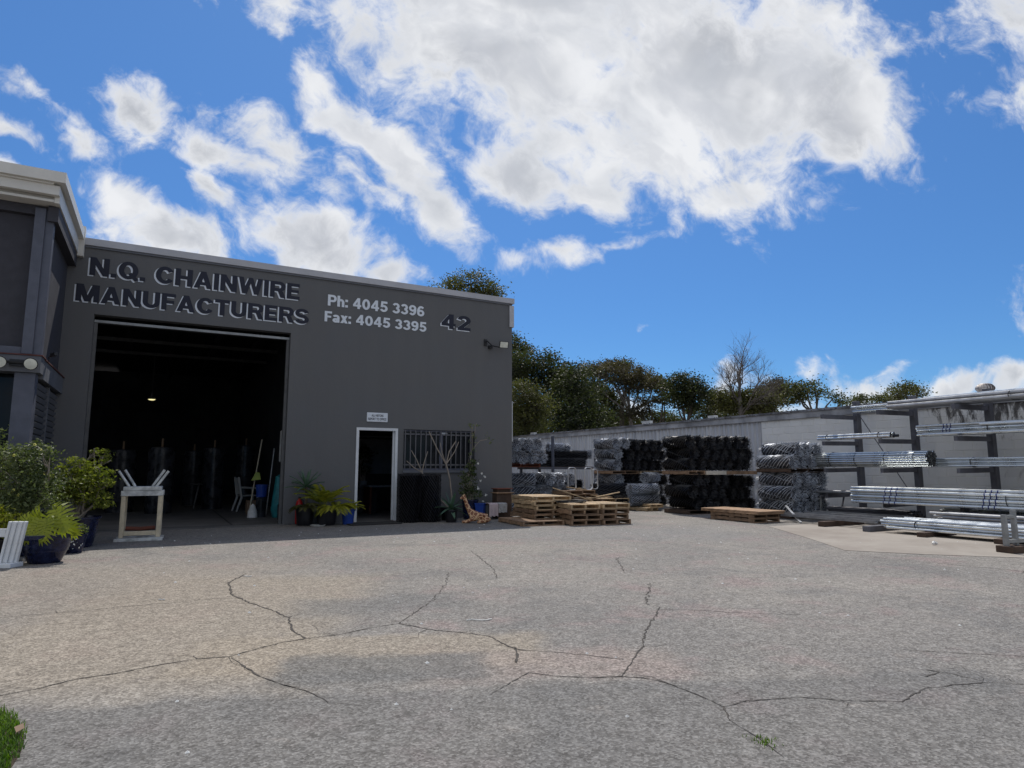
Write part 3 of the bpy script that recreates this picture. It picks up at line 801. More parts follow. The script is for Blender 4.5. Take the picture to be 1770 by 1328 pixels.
# eaves: gutter, fascia, soffit
ga = MB()
ga.box(-7, 11.74, 5.63, -1.56, 12.5, 5.80).build('gutter', 'cream_metal', wg)
MB().box(-1.70, 12.505, 5.63, -1.56, FY + .1, 5.80).build('side_gutter', 'cream_metal', wg)
MB().box(-7, 11.84, 5.45, -1.64, 11.93, 5.60).box(-1.71, 11.935, 5.35, -1.64, FY - .004, 5.60).build('fascia', 'cream_metal', wg)
MB().box(-7, 12.0, 5.405, -1.72, 12.6, 5.625).box(-7, 11.80, 5.602, -1.72, 11.99, 5.628).build('eave_lining', 'cream_metal', wg)
MB().box(-7, 11.935, 5.36, -1.715, 12.6, 5.40).build('soffit', 'cream_metal', wg)
MB().box(-7, 12.2, 5.205, -1.80, 12.44, 5.355).box(-1.80, 12.1, 5.1, -1.66, FY - .006, 5.345).build('eave_beam', 'dark_cladding', wg)
MB().box(-1.655, FY - .12, 5.30, -1.55, FY + .02, 5.90).build('gutter_end', 'cream_metal', wg)
tf = empty('twin_floodlight', (-1.96, 12.06, 2.79), 0, 'pair of round white floodlights on the band of the left building', 'floodlight')
MB().box(-.12, -.05, -.05, .06, 0, .05).tube([(-.28, -.08, .0), (.22, -.08, 0)], .02, 6).build('bracket', 'black_plastic', tf)
for dx in (-.24, .17):
    dd = Vector((.25 if dx < 0 else -.1, -.9, -.3)).normalized(); c0 = Vector((dx, -.1, 0))
    h_ = MB().tube([c0 - dd * .01, c0 + dd * .03, c0 + dd * .08], [.03, .075, .095], 16).build('lamp_head', 'black_plastic', tf, smooth=True)
    MB().tube([c0 + dd * .078, c0 + dd * .085, c0 + dd * .09], [.083, .083, .05], 16).build('lens', 'lens_glass', h_, smooth=True)
sc_ = empty('security_camera', (-1.69, 12.7, 2.95), 0, 'small black security camera on the side ledge of the left building', 'camera')
MB().tube([(0, 0, -.02), (.0, 0, .05), (.06, -.05, .08)], .012, 6).obox((.07, -.06, .09), (.5, -.8, .1), (0, 0, 1), (.14, .05, .05)).build('body', 'black_plastic', sc_)

# ---- neighbouring warehouse wall, right
NX = 16.1
nb_ = empty('neighbour_warehouse', (0, 0, 0), 0, 'long low warehouse wall of pale blocks and corrugated steel along the yard', 'building')
bz, by = .199, .40
blk = MB().bev(0, 0, 0, .1, by - .012, bz - .010, .005).mesh('block', 'painted_block')
blkh = MB().bev(0, 0, 0, .1, by / 2 - .012, bz - .010, .005).mesh('block', 'painted_block')
rb = random.Random(11)
for r_ in range(13):
    z = .02 + r_ * bz
    if r_ % 2:
        link('block', blkh, nb_, (NX + rb.uniform(0, .004), 6.6, z)); y = 6.8
    else: y = 6.6
    while y + by <= 13.62:
        link('block', blk, nb_, (NX + rb.uniform(0, .004), y, z)); y += by
    if 13.62 - y > .1: link('block', blkh, nb_, (NX, y, z))
fb = MB()
for r_ in range(13):
    y = 6.6 - by + (.2 if r_ % 2 else 0) - (by if r_ % 2 else 0)
    while y > -12:
        fb.box(NX + .003, y, .02 + r_ * bz, NX + .1, y + by - .012, .02 + r_ * bz + bz - .01); y -= by
tag(fb.build('near_blocks', 'painted_block', nb_), kind='stuff')
MB().box(NX + .012, -12, 0, NX + .3, 13.60, 2.62).build('mortar_wall', 'painted_block', nb_)
# corrugated sheets
def corr(L, H):
    mb = MB(); prof = []; y = 0; per = .19
    while y < L - 1e-6:
        for dy, dx in ((0, 0), (.055, 0), (.075, -.05), (.13, -.05), (.15, 0)):
            if y + dy <= L: prof.append((dx, y + dy))
        y += per
    prof.append((0, L)); n_ = len(prof)
    vs_ = [(a, b2, 0) for a, b2 in prof] + [(a, b2, H) for a, b2 in prof]
    return mb.add(vs_, [(i, i + n_, i + 1 + n_, i + 1) for i in range(n_ - 1)])


cm = corr(.76, 2.62).mesh('cladding_sheet', 'corrugated')
for k in range(40): link('cladding_sheet', cm, nb_, (NX + .05 + (k % 3) * .002, 13.66 + k * .763, 0))
MB().box(NX + .02, 13.60, 0, NX + .09, 13.655, 2.62).build('corner_strip', 'cap_metal', nb_)
MB().box(NX + .09, 13.66, 0, NX + .3, 45, 2.6).build('backing_wall', 'shed_inside', nb_)
rg = random.Random(5)
cp_ = MB()
cp_.box(NX - .06, -12, 2.625, NX + .35, 45, 2.80)
cp_.build('roof_capping', 'gutter_grey', nb_)
MB().box(NX - .10, -12, 2.80, NX + .12, 45, 2.86).build('roof_gutter', 'rusty_cap', nb_)
rf = MB().add([(NX + .12, -12, 2.87), (30, -12, 3.35), (30, 45, 3.35), (NX + .12, 45, 2.87)], [(0, 1, 2, 3)])
rf.build('roof', 'roof_sheet', nb_)
lt = MB()
for i in range(900):
    y = rg.uniform(4, 40); x = NX + rg.uniform(-.09, .1); s_ = rg.uniform(.02, .06); z = 2.862
    if rg.random() < .35: z = 2.802; x = NX - .1 - .012
    a = rg.uniform(0, 6)
    lt.add([(x, y, z), (x + s_ * math.cos(a), y + s_ * math.sin(a), z + s_ * .3), (x, y + s_ * .6, z + s_ * rg.uniform(.3, 1.1))], [(0, 1, 2)])
tag(lt.build('roof_litter', 'litter'), 'dry leaves and twigs lying in the warehouse gutter', 'leaf litter', kind='stuff')
# moss clumps and chips on the capping
for i, (y, z, w_) in enumerate([(18.9, 2.9, .28), (15.6, 2.88, .2), (27.4, 2.88, .22)]):
    cl = MB().obox((NX + .05, y, 2.862 + w_ * .22), (0, 1, 0), (0, 0, 1), (w_ * 1.5, .16, w_ * .44))
    tag(cl.build('loose_block', 'chip_white'), ['pale block fragment on the warehouse roof edge above the black rolls', 'small pale chip on the roof edge right of centre', 'pale chip on the roof edge nearest the grey factory'][i], 'block')
# turbine vent
tv = empty('roof_vent', (18.0, 8.32, 2.84), 0, 'rusty round turbine ventilator on the warehouse roof', 'ventilator')
MB().lathe([(.16, 0), (.16, .34), (.17, .34)], n=20).build('throat', 'rack_steel', tv, smooth=True)
MB().lathe([(.20, .555), (.15, .59), (.001, .60)], n=20).lathe([(.2, .33), (.18, .30), (.001, .29)], n=20).build('cap', 'vent_steel', tv, smooth=True)
vm = []
for k in range(18):
    a = 2 * math.pi * k / 18; pts = []
    mb = MB()
    vs_ = []
    for j in range(6):
        z = .33 + j * .045; rr = .2 + .07 * math.sin(math.pi * j / 5)
        for da in (0, .30): vs_.append(((rr - da * .08) * math.cos(a + da), (rr - da * .08) * math.sin(a + da), z))
    mb.add(vs_, [(2 * j, 2 * j + 1, 2 * j + 3, 2 * j + 2) for j in range(5)])
    mb.build('vane', 'vent_steel', tv)
tv.scale = (.78, .78, .78)

# ------------------------------------------------------------------ chain-link rolls
def roll_mesh(name, r, L, mt, wr=.0105, strands=11, lean=1.0, spiky=.04, seed=1):
    """a tightly wound roll of chain-link lying along +Y: leaning wires round the outside, zigzag knuckles on top of them,
    rings of zigzag wire on the ends"""
    q = random.Random(seed); mb = MB()
    seg = 12
    for k in range(strands):
        a0 = 2 * math.pi * (k + q.uniform(-.15, .15)) / strands
        pts = []
        for i in range(seg + 1):
            y = L * i / seg; a = a0 + lean * y / r; rr = r * (1 + q.uniform(-.03, .03))
            pts.append((rr * math.cos(a), y, rr * math.sin(a)))
        mb.tube(pts, wr, 3, cap=False)
    for k in range(int(strands * .5)):
        a0 = 2 * math.pi * (k + q.random()) / (strands * .5)
        pts = []; n_ = int(L / .045)
        for i in range(n_ + 1):
            y = L * i / n_; rr = r * .9 + (spiky if i % 2 else 0) + q.uniform(-.006, .006)
            a = a0 - lean * .3 * y / r + (.10 if i % 2 else 0)
            pts.append((rr * math.cos(a), y, rr * math.sin(a)))
        mb.tube(pts, wr * .8, 3, cap=False)
    for ye, sgn in ((0, -1), (L, 1)):
        for j in range(4):
            rr = r * (.22 + .25 * j); n_ = max(6, int(2 * math.pi * rr / .05)) // 2 * 2
            for lay in range(2):
                pts = []
                for i in range(n_):
                    a = 2 * math.pi * (i + .5 * lay) / n_ + q.uniform(-.03, .03)
                    r2 = rr + (.026 if i % 2 else -.026) + q.uniform(-.006, .006)
                    pts.append((r2 * math.cos(a), ye + sgn * ((.035 if i % 2 else -.012) + lay * .004 + q.uniform(0, .008)), r2 * math.sin(a)))
                mb.tube(pts, wr * .68, 3, closed=True)
    return mb.mesh(name, mt)


def core_mesh(r, L, mt):  # solid filler, coloured dark in place of the shade between the wires
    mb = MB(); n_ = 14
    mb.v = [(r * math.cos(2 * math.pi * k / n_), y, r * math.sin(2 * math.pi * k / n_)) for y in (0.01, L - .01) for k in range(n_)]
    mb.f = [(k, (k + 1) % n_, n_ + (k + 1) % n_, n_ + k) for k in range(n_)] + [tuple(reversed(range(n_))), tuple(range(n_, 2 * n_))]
    return mb.mesh('dark_filler', mt, True)


def strap_mesh(r, mt='strap_black', wr=.007):
    mb = MB(); n_ = 20
    mb.tube([(r * math.cos(2 * math.pi * k / n_), 0, r * math.sin(2 * math.pi * k / n_)) for k in range(n_)], wr, 4, closed=True)
    return mb.mesh('tie_wire', mt)


RK = {}


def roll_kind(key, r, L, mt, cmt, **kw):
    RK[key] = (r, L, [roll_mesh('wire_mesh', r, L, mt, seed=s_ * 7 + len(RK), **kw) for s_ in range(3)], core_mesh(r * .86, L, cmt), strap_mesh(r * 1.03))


roll_kind('galv', .168, 1.0, 'galv_wire', 'gap_shade')
roll_kind('galvlong', .18, 1.15, 'galv_wire', 'gap_shade', lean=.8, strands=12, wr=.010)
roll_kind('black', .165, .92, 'black_wire', 'black_core', spiky=.05)
roll_kind('blacksmooth', .155, 1.9, 'black_wire', 'black_core', spiky=.012, lean=.4, strands=14)
roll_kind('blackfat', .23, 1.45, 'black_wire', 'black_core', spiky=.012, lean=.4, strands=16)
roll_kind('galvfine', .155, .95, 'galv_wire', 'gap_shade', spiky=.015, strands=16, lean=.6, wr=.009)
roll_kind('upright', .26, 1.04, 'black_wire', 'black_core', spiky=.05, strands=26, lean=.7, wr=.0065)
roll_kind('green', .19, 1.15, 'green_wire', 'gap_shade', spiky=.04)
rr_ = random.Random(21)
NROLL = [0]


def add_roll(key, x, y, z, rz=0, label='', group='', cat='wire roll', up=False, ties=(.25, .75)):
    """x, y, z: middle of the near end; the roll runs along its own +Y turned by rz"""
    r, L, ms, cm_, sm = RK[key]
    if abs(rz) < .01 and not up:
        x += (.13 if round(z / .33) % 2 else 0) * (.4 if key == 'galv' else 1) + rr_.uniform(-.025, .025); z += rr_.uniform(-.012, .012); y += rr_.uniform(-.04, .04)
    o = empty('chainwire_roll', (x, y, z), rz, label, cat, group)
    if up: o.rotation_euler = (R(90), 0, rz)
    k = NROLL[0]; NROLL[0] += 1
    sp_ = rr_.uniform(0, 6.28)
    wm = link('wire_mesh', ms[k % 3], o); wm.rotation_euler = (0, sp_, 0)
    link('dark_filler', cm_, o)
    for t_ in ties: link('tie_wire', sm, o, (0, L * t_, 0))
    return o


# ------------------------------------------------------------------ pallets
def pallet(name='timber_pallet', W=1.0, D=1.1, h=.115, mt='pine', label='', group='timber pallets', cat='pallet', open_=True):
    o = empty(name, (0, 0, 0), 0, label, cat, group)
    nt = 7
    tb = MB().bev(0, 0, 0, W, D / nt * .78, .019, .003).mesh('top_board', mt)
    for i in range(nt): link('top_board', tb, o, (rr_.uniform(-.008, .008), i * D / nt * 1.03, h - .019))
    st = MB().bev(0, 0, 0, .045, D * .99, h - .038, .003).mesh('stringer', mt)
    for x in (.0, W / 2 - .022, W - .045): link('stringer', st, o, (x, .002, .019))
    bb = MB().bev(0, 0, 0, W, D / nt * .8, .018, .003).mesh('bottom_board', mt)
    for i in (0, 3, 6): link('bottom_board', bb, o, (rr_.uniform(-.006, .006), i * D / nt * 1.03, 0))
    return o


PAL = {}


def add_pallet(x, y, z, rz=0, W=1.0, D=1.1, h=.115, mt='pine', label='', group='timber pallets', tilt=0):
    key = (W, D, h, mt)
    if key not in PAL:
        o = pallet(W=W, D=D, h=h, mt=mt); PAL[key] = (o, KIDS(o))
        o.location = (x, y, z); o.rotation_euler = (tilt, 0, rz)
    else:
        o = copy_tree(PAL[key][0], kids=PAL[key][1]); o.location = (x, y, z); o.rotation_euler = (tilt, 0, rz)
    o['label'] = label; o['group'] = group
    return o


# stack beside the grey factory corner (P1)
nm_ = ['lowest', 'second from bottom', 'third from bottom', 'fourth from bottom', 'topmost']
add_pallet(6.72, 11.85, 0, R(-5), .98, 1.35, .10, 'pine_old', 'bottom pallet jutting out under the taller stack by the factory corner', 'pallets stacked by the factory corner')
for k in range(5):
    add_pallet(7.28 + rr_.uniform(-.03, .03) - .04, 12.22 + rr_.uniform(-.03, .03), .102 + k * .098, R(-4 + rr_.uniform(-2, 2)), .90, 1.25, .094, 'pine' if k > 1 else 'pine_old',
               'pallet %s in the taller stack by the factory corner' % ['just above the jutting one', 'third from the ground', 'fourth from the ground', 'second from the top', 'with pale sunlit top boards, on top'][k], 'pallets stacked by the factory corner')
for s_, (x, y, rz) in enumerate([(7.70, 11.52, R(-9)), (8.42, 11.36, R(-3))]):
    for k in range(4):
        add_pallet(x + rr_.uniform(-.02, .02), y + rr_.uniform(-.02, .02), k * .112, rz + R(rr_.uniform(-2, 2)), .70, 1.0, .108, 'pine' if k == 3 else 'pine_old',
                   '%s pallet of the low stack %s' % (['bottom', 'second lowest', 'second highest', 'top'][k], ['under the black strap coil' if s_ == 0 else 'at the right end of the pallet row'][0]), 'low pallets right of the tall stack')
cl = MB()
for j in range(9):
    rr0 = .17 + .018 * j; ph = rr_.uniform(0, 6)
    cl.tube([(rr0 * 1.2 * math.cos(a * .3142 + ph), rr0 * math.sin(a * .3142 + ph), .012 + .012 * (j % 3) + .008 * math.sin(a + j)) for a in range(20)], .008, 4, closed=True)
o_ = cl.build('strapping_coil', 'strap_black', loc=(8.0, 11.95, .458)); tag(o_, 'loose coil of black strapping lying on a low pallet stack', 'coil')
# broken pallets further back (P3)
lab3 = ['lowest broken pallet in the loose heap below the pale tube frames', 'second pallet in the loose heap below the tube frames', 'tilted pallet midway in the loose heap', 'upper loose pallet of the heap behind the stacks', 'top skewed pallet of the heap behind the stacks']
for k in range(5):
    add_pallet(9.9 + rr_.uniform(0, .35), 15.0 + rr_.uniform(-.1, .2), k * .118, R(rr_.uniform(-14, 14)), 1.0, 1.1, .115, 'pine_old', lab3[k], 'loose pallets behind the stacks', R(rr_.uniform(-2, 2)))
for k in range(3):
    add_pallet(11.0 + k * .03, 14.9 + rr_.uniform(-.1, .1), k * .118, R(rr_.uniform(-6, 6)), .95, 1.0, .115, 'pine', ['ground pallet with pale ends in front of the long black rolls', 'middle pallet with pale ends in front of the long black rolls', 'upper pallet with pale ends in front of the long black rolls'][k], 'pallets in front of the long rolls')
pk = MB().bev(-.6, -.045, -.012, .6, .045, .012, .003).mesh('loose_plank', 'pine')
for k, (x, y, z, ry, rz) in enumerate([(10.5, 15.2, .62, .12, .3), (10.9, 14.9, .42, -.2, -.5), (10.3, 15.0, .64, .05, 1.0), (11.3, 15.1, .40, .1, .2), (9.9, 14.7, .50, .3, -.2)]):
    o_ = link('loose_plank', pk, None, (x, y, z), (0, ry, rz))
    tag(o_, ['loose plank lying crosswise on the broken pallet heap', 'plank sliding off the right side of the pallet heap', 'short plank end-on at the top of the pallet heap', 'plank resting on the pale-ended pallets', 'plank hanging over the near side of the pallet heap'][k], 'plank', 'loose planks on the pallet heap')


# rounded tube frames standing on the heap
def tube_frame(x, y, z, rz, label, n_=3, H=.62, W_=.26):
    o = empty('tube_frame', (x, y, z), rz, label, 'frame', 'pale rounded tube frames')
    for j in range(n_):
        r_ = .08; pts = []
        for (cx, cz, a0) in ((W_ - r_, H - r_, 0), (r_, H - r_, 90), (r_, r_, 180), (W_ - r_, r_, 270)):
            for k in range(5):
                a = R(a0 + k * 22.5); pts.append((cx + r_ * math.cos(a) + j * .07, j * .12, cz + r_ * math.sin(a)))
        MB().tube(pts, .010, 6, closed=True).build('tube', 'galv' if j != 1 else 'cream_metal', o, smooth=True)
    return o


tube_frame(10.02, 15.1, .605, R(0), 'nest of pale rounded tube frames beside the galvanised rolls', 3)
tube_frame(10.62, 15.15, .605, R(0), 'second nest of pale tube frames standing right of the first', 3)
tube_frame(11.12, 15.5, .605, R(0), 'short pale tube frame against the galvanised rolls on the right', 2, .58, .2)

# S1: behind the factory corner
for k in range(2):
    for j in range(1):
        add_roll('galvlong', 8.35, 16.2, .52 + k * .365, R(-90), '%s galvanised roll lying lengthwise behind the factory corner' % ['lower', 'upper'][k], 'galvanised rolls behind the factory corner')
for k in range(3):
    for j in range(3):
        add_roll('galvlong', 9.72 + j * .35 - (k % 2) * .02, 15.8, .18 + k * .36, R(0), '%s-layer galvanised roll %s, end-on between factory corner and tube frames' % (['bottom', 'middle', 'top'][k], ['nearest the corner', 'in the middle', 'nearest the frames'][j]), 'galvanised rolls behind the factory corner')
add_roll('galvlong', 8.3, 16.2, .17, R(-90), 'lowest galvanised roll lengthwise behind the factory corner', 'galvanised rolls behind the factory corner')
add_pallet(8.3, 15.9, 1.235, 0, 1.3, 1.15, .10, 'red_timber', 'reddish pallet carrying the upper galvanised rolls behind the factory corner', 'pallets between rolls')
for k in range(2):
    for j in range(4):
        add_roll('galvlong', 8.42 + j * .35, 15.8, 1.52 + k * .35, 0, 'galvanised roll end-on above the reddish pallet, %s layer, %s' % (['lower', 'upper'][k], ['hidden most by the factory', 'second along', 'third along', 'outermost'][j]), 'upper galvanised rolls behind the factory corner')
add_roll('green', 8.45, 17.2, 2.2, 0, 'greenish mesh roll on top of the pile behind the factory corner', 'upper galvanised rolls behind the factory corner')
add_roll('green', 8.55, 16.6, 2.44, R(8), 'pale greenish roll highest on the pile, poking out beside the factory wall', 'upper galvanised rolls behind the factory corner')

# S2: storage frame far back with mixed rolls
sf = empty('storage_frame', (12.2, 19.6, 0), 0, 'grey steel storage frame with posts in front of the corrugated wall', 'rack')
for x, y, h_ in ((0.15, .0, 2.35), (.55, 1.6, 2.35), (1.15, 1.6, 2.35), (2.3, .4, 2.3), (-.25, 1.6, 2.3)):
    MB().box(x - .04, y - .04, 0, x + .04, y + .04, h_).build('post', 'blue_grey_steel', sf)
for y in (0, 1.6): MB().box(-.4, y - .039, 1.17, 2.4, y + .039, 1.25).build('shelf_beam', 'rack_steel', sf)
MB().box(-.4, .04, 1.251, 2.4, 1.55, 1.27).build('shelf', 'dark_timber', sf)
for k, (key, x, y, z, rz, lb) in enumerate([('blacksmooth', 12.0, 19.9, 1.43, -90, 'long black roll lowest on the far storage frame'), ('blacksmooth', 12.05, 20.3, 1.43, -90, 'black roll behind the lowest one on the far storage frame'),
                                            ('blacksmooth', 12.25, 20.1, 1.69, -88, 'black roll in the second layer on the far storage frame'), ('galvfine', 12.45, 20.1, 1.97, -86, 'pale grey roll on top of the black rolls on the far storage frame'),
                                            ('galvfine', 13.5, 20.4, 1.73, -100, 'pale grey roll leaning down right end of the far storage frame'), ('blacksmooth', 12.1, 20.1, .3, -90, 'black roll on the ground under the far storage frame'),
                                            ('blacksmooth', 12.1, 20.3, .62, -90, 'black roll stacked under the shelf of the far storage frame')]):
    add_roll(key, x, y, z, R(rz), lb, 'rolls on the far storage frame')

# S3: mixed stack in the middle
for k in range(3):
    for j in range(1):
        add_roll('galv', 12.42, 16.02, 1.31 + k * .335, 0, '%s galvanised roll on the left of the middle mixed stack' % ['lowest upper', 'middle upper', 'topmost'][k], 'rolls in the middle mixed stack', ties=(.3, .62))
    for j in range(5):
        z = 1.31 + k * .335 - (.02 if j > 1 else 0)
        if k == 2 and j == 0:
            add_roll('galv', 12.78, 16.05, z, 0, 'second topmost galvanised roll next to the black ones in the middle mixed stack', 'rolls in the middle mixed stack'); continue
        if k == 2: z -= .03
        add_roll('black', 12.78 + j * .34, 15.98, z, 0, 'black roll, upper mixed stack, %s layer, %s from the left' % (['lowest', 'second', 'highest'][k], ORD[j]), 'black rolls in the middle mixed stack')
add_pallet(12.2, 15.98, 1.03, 0, 1.05, .95, .10, 'pine_old', 'brown pallet under the upper galvanised rolls in the middle mixed stack', 'pallets between rolls')
add_pallet(13.3, 15.95, 1.02, R(1), 1.15, .95, .10, 'pine', 'pallet with pale edge under the upper black rolls in the middle mixed stack', 'pallets between rolls')
add_roll('galv', 12.42, 16.02, .845, 0, 'galvanised roll just below the brown pallet of the middle mixed stack', 'rolls in the middle mixed stack', ties=(.3, .62))
for k in range(3):
    for j in range(5 if k == 2 else 6):
        add_roll('black', 12.78 + j * .34 - (.36 if k < 2 else 0), 16.0, .17 + k * .335, 0, 'black roll below mixed stack pallets, %s layer, %s from the left' % (['bottom', 'middle', 'upper'][k], ORD[j]), 'black rolls in the middle mixed stack')
add_roll('blacksmooth', 11.35, 15.75, .60, R(-90), 'long dark roll lying across the front of the middle mixed stack', 'long dark rolls in front')
add_roll('blacksmooth', 11.35, 15.80, .26, R(-90), 'long dark roll beneath the other one in front of the mixed stack', 'long dark rolls in front')
add_roll('blackfat', 11.55, 15.15, .235, R(-92), 'fat black roll lying on the yard behind the right pallets', 'long dark rolls in front')
add_roll('galvfine', 12.05, 14.95, .60, R(-92), 'bluish grey roll lying lengthwise left of the big black stack', 'grey rolls left of the big black stack')
add_roll('galvfine', 12.0, 14.9, .29, R(-93), 'lower dull grey roll under the bluish one', 'grey rolls left of the big black stack')
add_roll('galvfine', 12.75, 15.1, .93, R(-60), 'pale roll end poking out above the bluish roll', 'grey rolls left of the big black stack')
add_pallet(12.1, 14.3, 0, R(8), .5, .7, .10, 'pine', 'small pallet on the ground at the left foot of the big black stack', 'small pallets by the black stack')
add_pallet(12.28, 14.35, .10, R(-12), .42, .6, .09, 'pine', 'broken half pallet lying on the small pallet by the black stack', 'small pallets by the black stack')

# S4: big black stack
for k in range(3):
    for j in range(4):
        add_roll('black', 12.42 + j * .335, 12.8, .28 + k * .315, 0, 'big black stack lower left roll, %s layer, %s from the left' % (['bottom', 'middle', 'top'][k], ORD[j]), 'black rolls in the big black stack')
    for j in range(7):
        add_roll('black', 12.42 + j * .345, 12.82, 1.31 + k * .30, 0, 'big black stack upper roll, %s layer, %s from the left' % (['bottom', 'middle', 'top'][k], ORD[j]), 'black rolls in the big black stack')
for k in range(3):
    for j in range(4):
        add_roll('black', 13.85 + j * .345, 13.15, .20 + k * .315, 0, 'big black stack lower right roll, %s layer, %s from the left' % (['bottom', 'middle', 'top'][k], ORD[j]), 'black rolls in the big black stack')
add_pallet(12.25, 12.8, .0, 0, 1.35, .95, .11, 'dark_timber', 'dark pallet at the foot of the big black stack', 'pallets between rolls')
add_pallet(12.22, 12.74, 1.035, 0, .62, 1.0, .105, 'pine_old', 'brown pallet in the middle of the big black stack', 'pallets between rolls')
o_ = MB().bev(12.86, 12.72, 1.03, 13.60, 12.80, 1.135, .004).build('timber_board', 'pine_white'); tag(o_, 'thick whitish board edge halfway up the big black stack', 'board')
MBx = MB().box(12.86, 12.81, 1.035, 14.9, 13.7, 1.13); tag(MBx.build('timber_deck', 'pine_old'), 'brown timber deck under the upper rolls of the big black stack', 'deck')

# S5: galvanised stack right
lay5 = [(.17 + .11, 4), (.17 + .11 + .335, 4), (.17 + .11 + .67, 4)]
for k in range(3):
    for j in range(4):
        add_roll('galv', 13.45 + j * .335, 10.48, .275 + k * .33 - .10 * (k == 0) * 0, 0, 'galvanised roll beside the rack, lower stack, %s layer, %s from the left' % (['bottom', 'middle', 'top'][k], ORD[j]), 'galvanised rolls beside the pipe rack', ties=(.25, .5, .75) if k else (.4,))
add_pallet(13.28, 10.50, 0, 0, 1.36, .95, .105, 'dark_timber', 'dark pallet under the galvanised stack beside the pipe rack', 'pallets between rolls')
add_pallet(13.30, 10.46, 1.10, 0, 1.34, 1.0, .10, 'dark_timber', 'grey weathered pallet midway up the galvanised stack', 'pallets between rolls')
for j in range(4):
    add_roll('galv', 13.47 + j * .335, 10.5, 1.365, 0, 'galvanised roll on the weathered pallet, %s from the left' % ORD[j], 'galvanised rolls beside the pipe rack', ties=(.5,))
for j in range(3):
    add_roll('galv', 13.60 + j * .335, 10.45, 1.66, 0, 'loosest galvanised roll in the top row, %s from the left' % ORD[j], 'galvanised rolls beside the pipe rack', ties=(.06, .94) if j == 0 else (.5,))
# roll stack near door: two upright black rolls
add_roll('upright', 5.02, 14.08, .02, 0, 'upright black mesh roll beside the office door', 'upright black rolls under the window', up=True, ties=())
add_roll('upright', 5.48, 14.02, .0, 0, 'upright black mesh roll under the window, right one of two', 'upright black rolls under the window', up=True, ties=())
for o in list(col.objects):
    if o.name.startswith('chainwire_roll') and abs(o.rotation_euler[0] - R(90)) < .01: o.location.z = 0.0

# P4: boards on pallets in front
for k in range(2):
    add_pallet(11.62, 10.15, k * .095, R(-3), .80, 1.35, .093, 'pine_old', '%s short pallet under the long timber sheets' % ['lower', 'upper'][k], 'pallets under the timber sheets')
bd = MB().bev(0, 0, 0, .82, 1.75, .02, .003)
for k in range(3):
    o_ = bd.build('timber_sheet', 'pine_old', loc=(11.62 + k * .03 - .02, 10.02 - .02 * k, .19 + k * .024), rot=(0, 0, R(-2 + k * 1.5)))
    tag(o_, ['lowest warped timber sheet on the low pallets before the black stack', 'middle timber sheet on the low pallets', 'top pale timber sheet on the low pallets before the black stack'][k], 'timber sheet', 'timber sheets on low pallets')
o_ = MB().beam((12.95, 10.35, .33), (12.47, 9.60, .02), .05, .025).build('leaning_post', 'galv'); tag(o_, 'pale grey metal strip sloping from the timber sheets to the ground', 'metal strip')

# ------------------------------------------------------------------ cantilever pipe rack
rk = empty('pipe_rack', (0, 0, 0), 0, 'dark steel cantilever rack with long arms against the block wall', 'rack')
for i, y in enumerate((10.24, 8.82, 7.23, 5.75, 4.3)):
    MB().bev(15.62, y - .06, .0, 15.78, y + .06, 2.92, .006).build('post', 'rack_steel', rk)
    MB().box(14.7, y - .05, .0, 15.615, y + .05, .10).build('base_beam', 'rack_steel', rk)
    for z in (2.46, 1.80, 1.14, .53 if i == 0 else .37):
        MB().obox((14.955, y, z + .02), (-1, 0, -.012), (0, 0, 1), (1.32, .07, .10)).build('arm', 'rack_steel', rk)
MB().tube([(15.7, 10.2, 2.6), (15.7, 8.9, .4)], .012, 5).build('brace', 'rack_steel', rk)


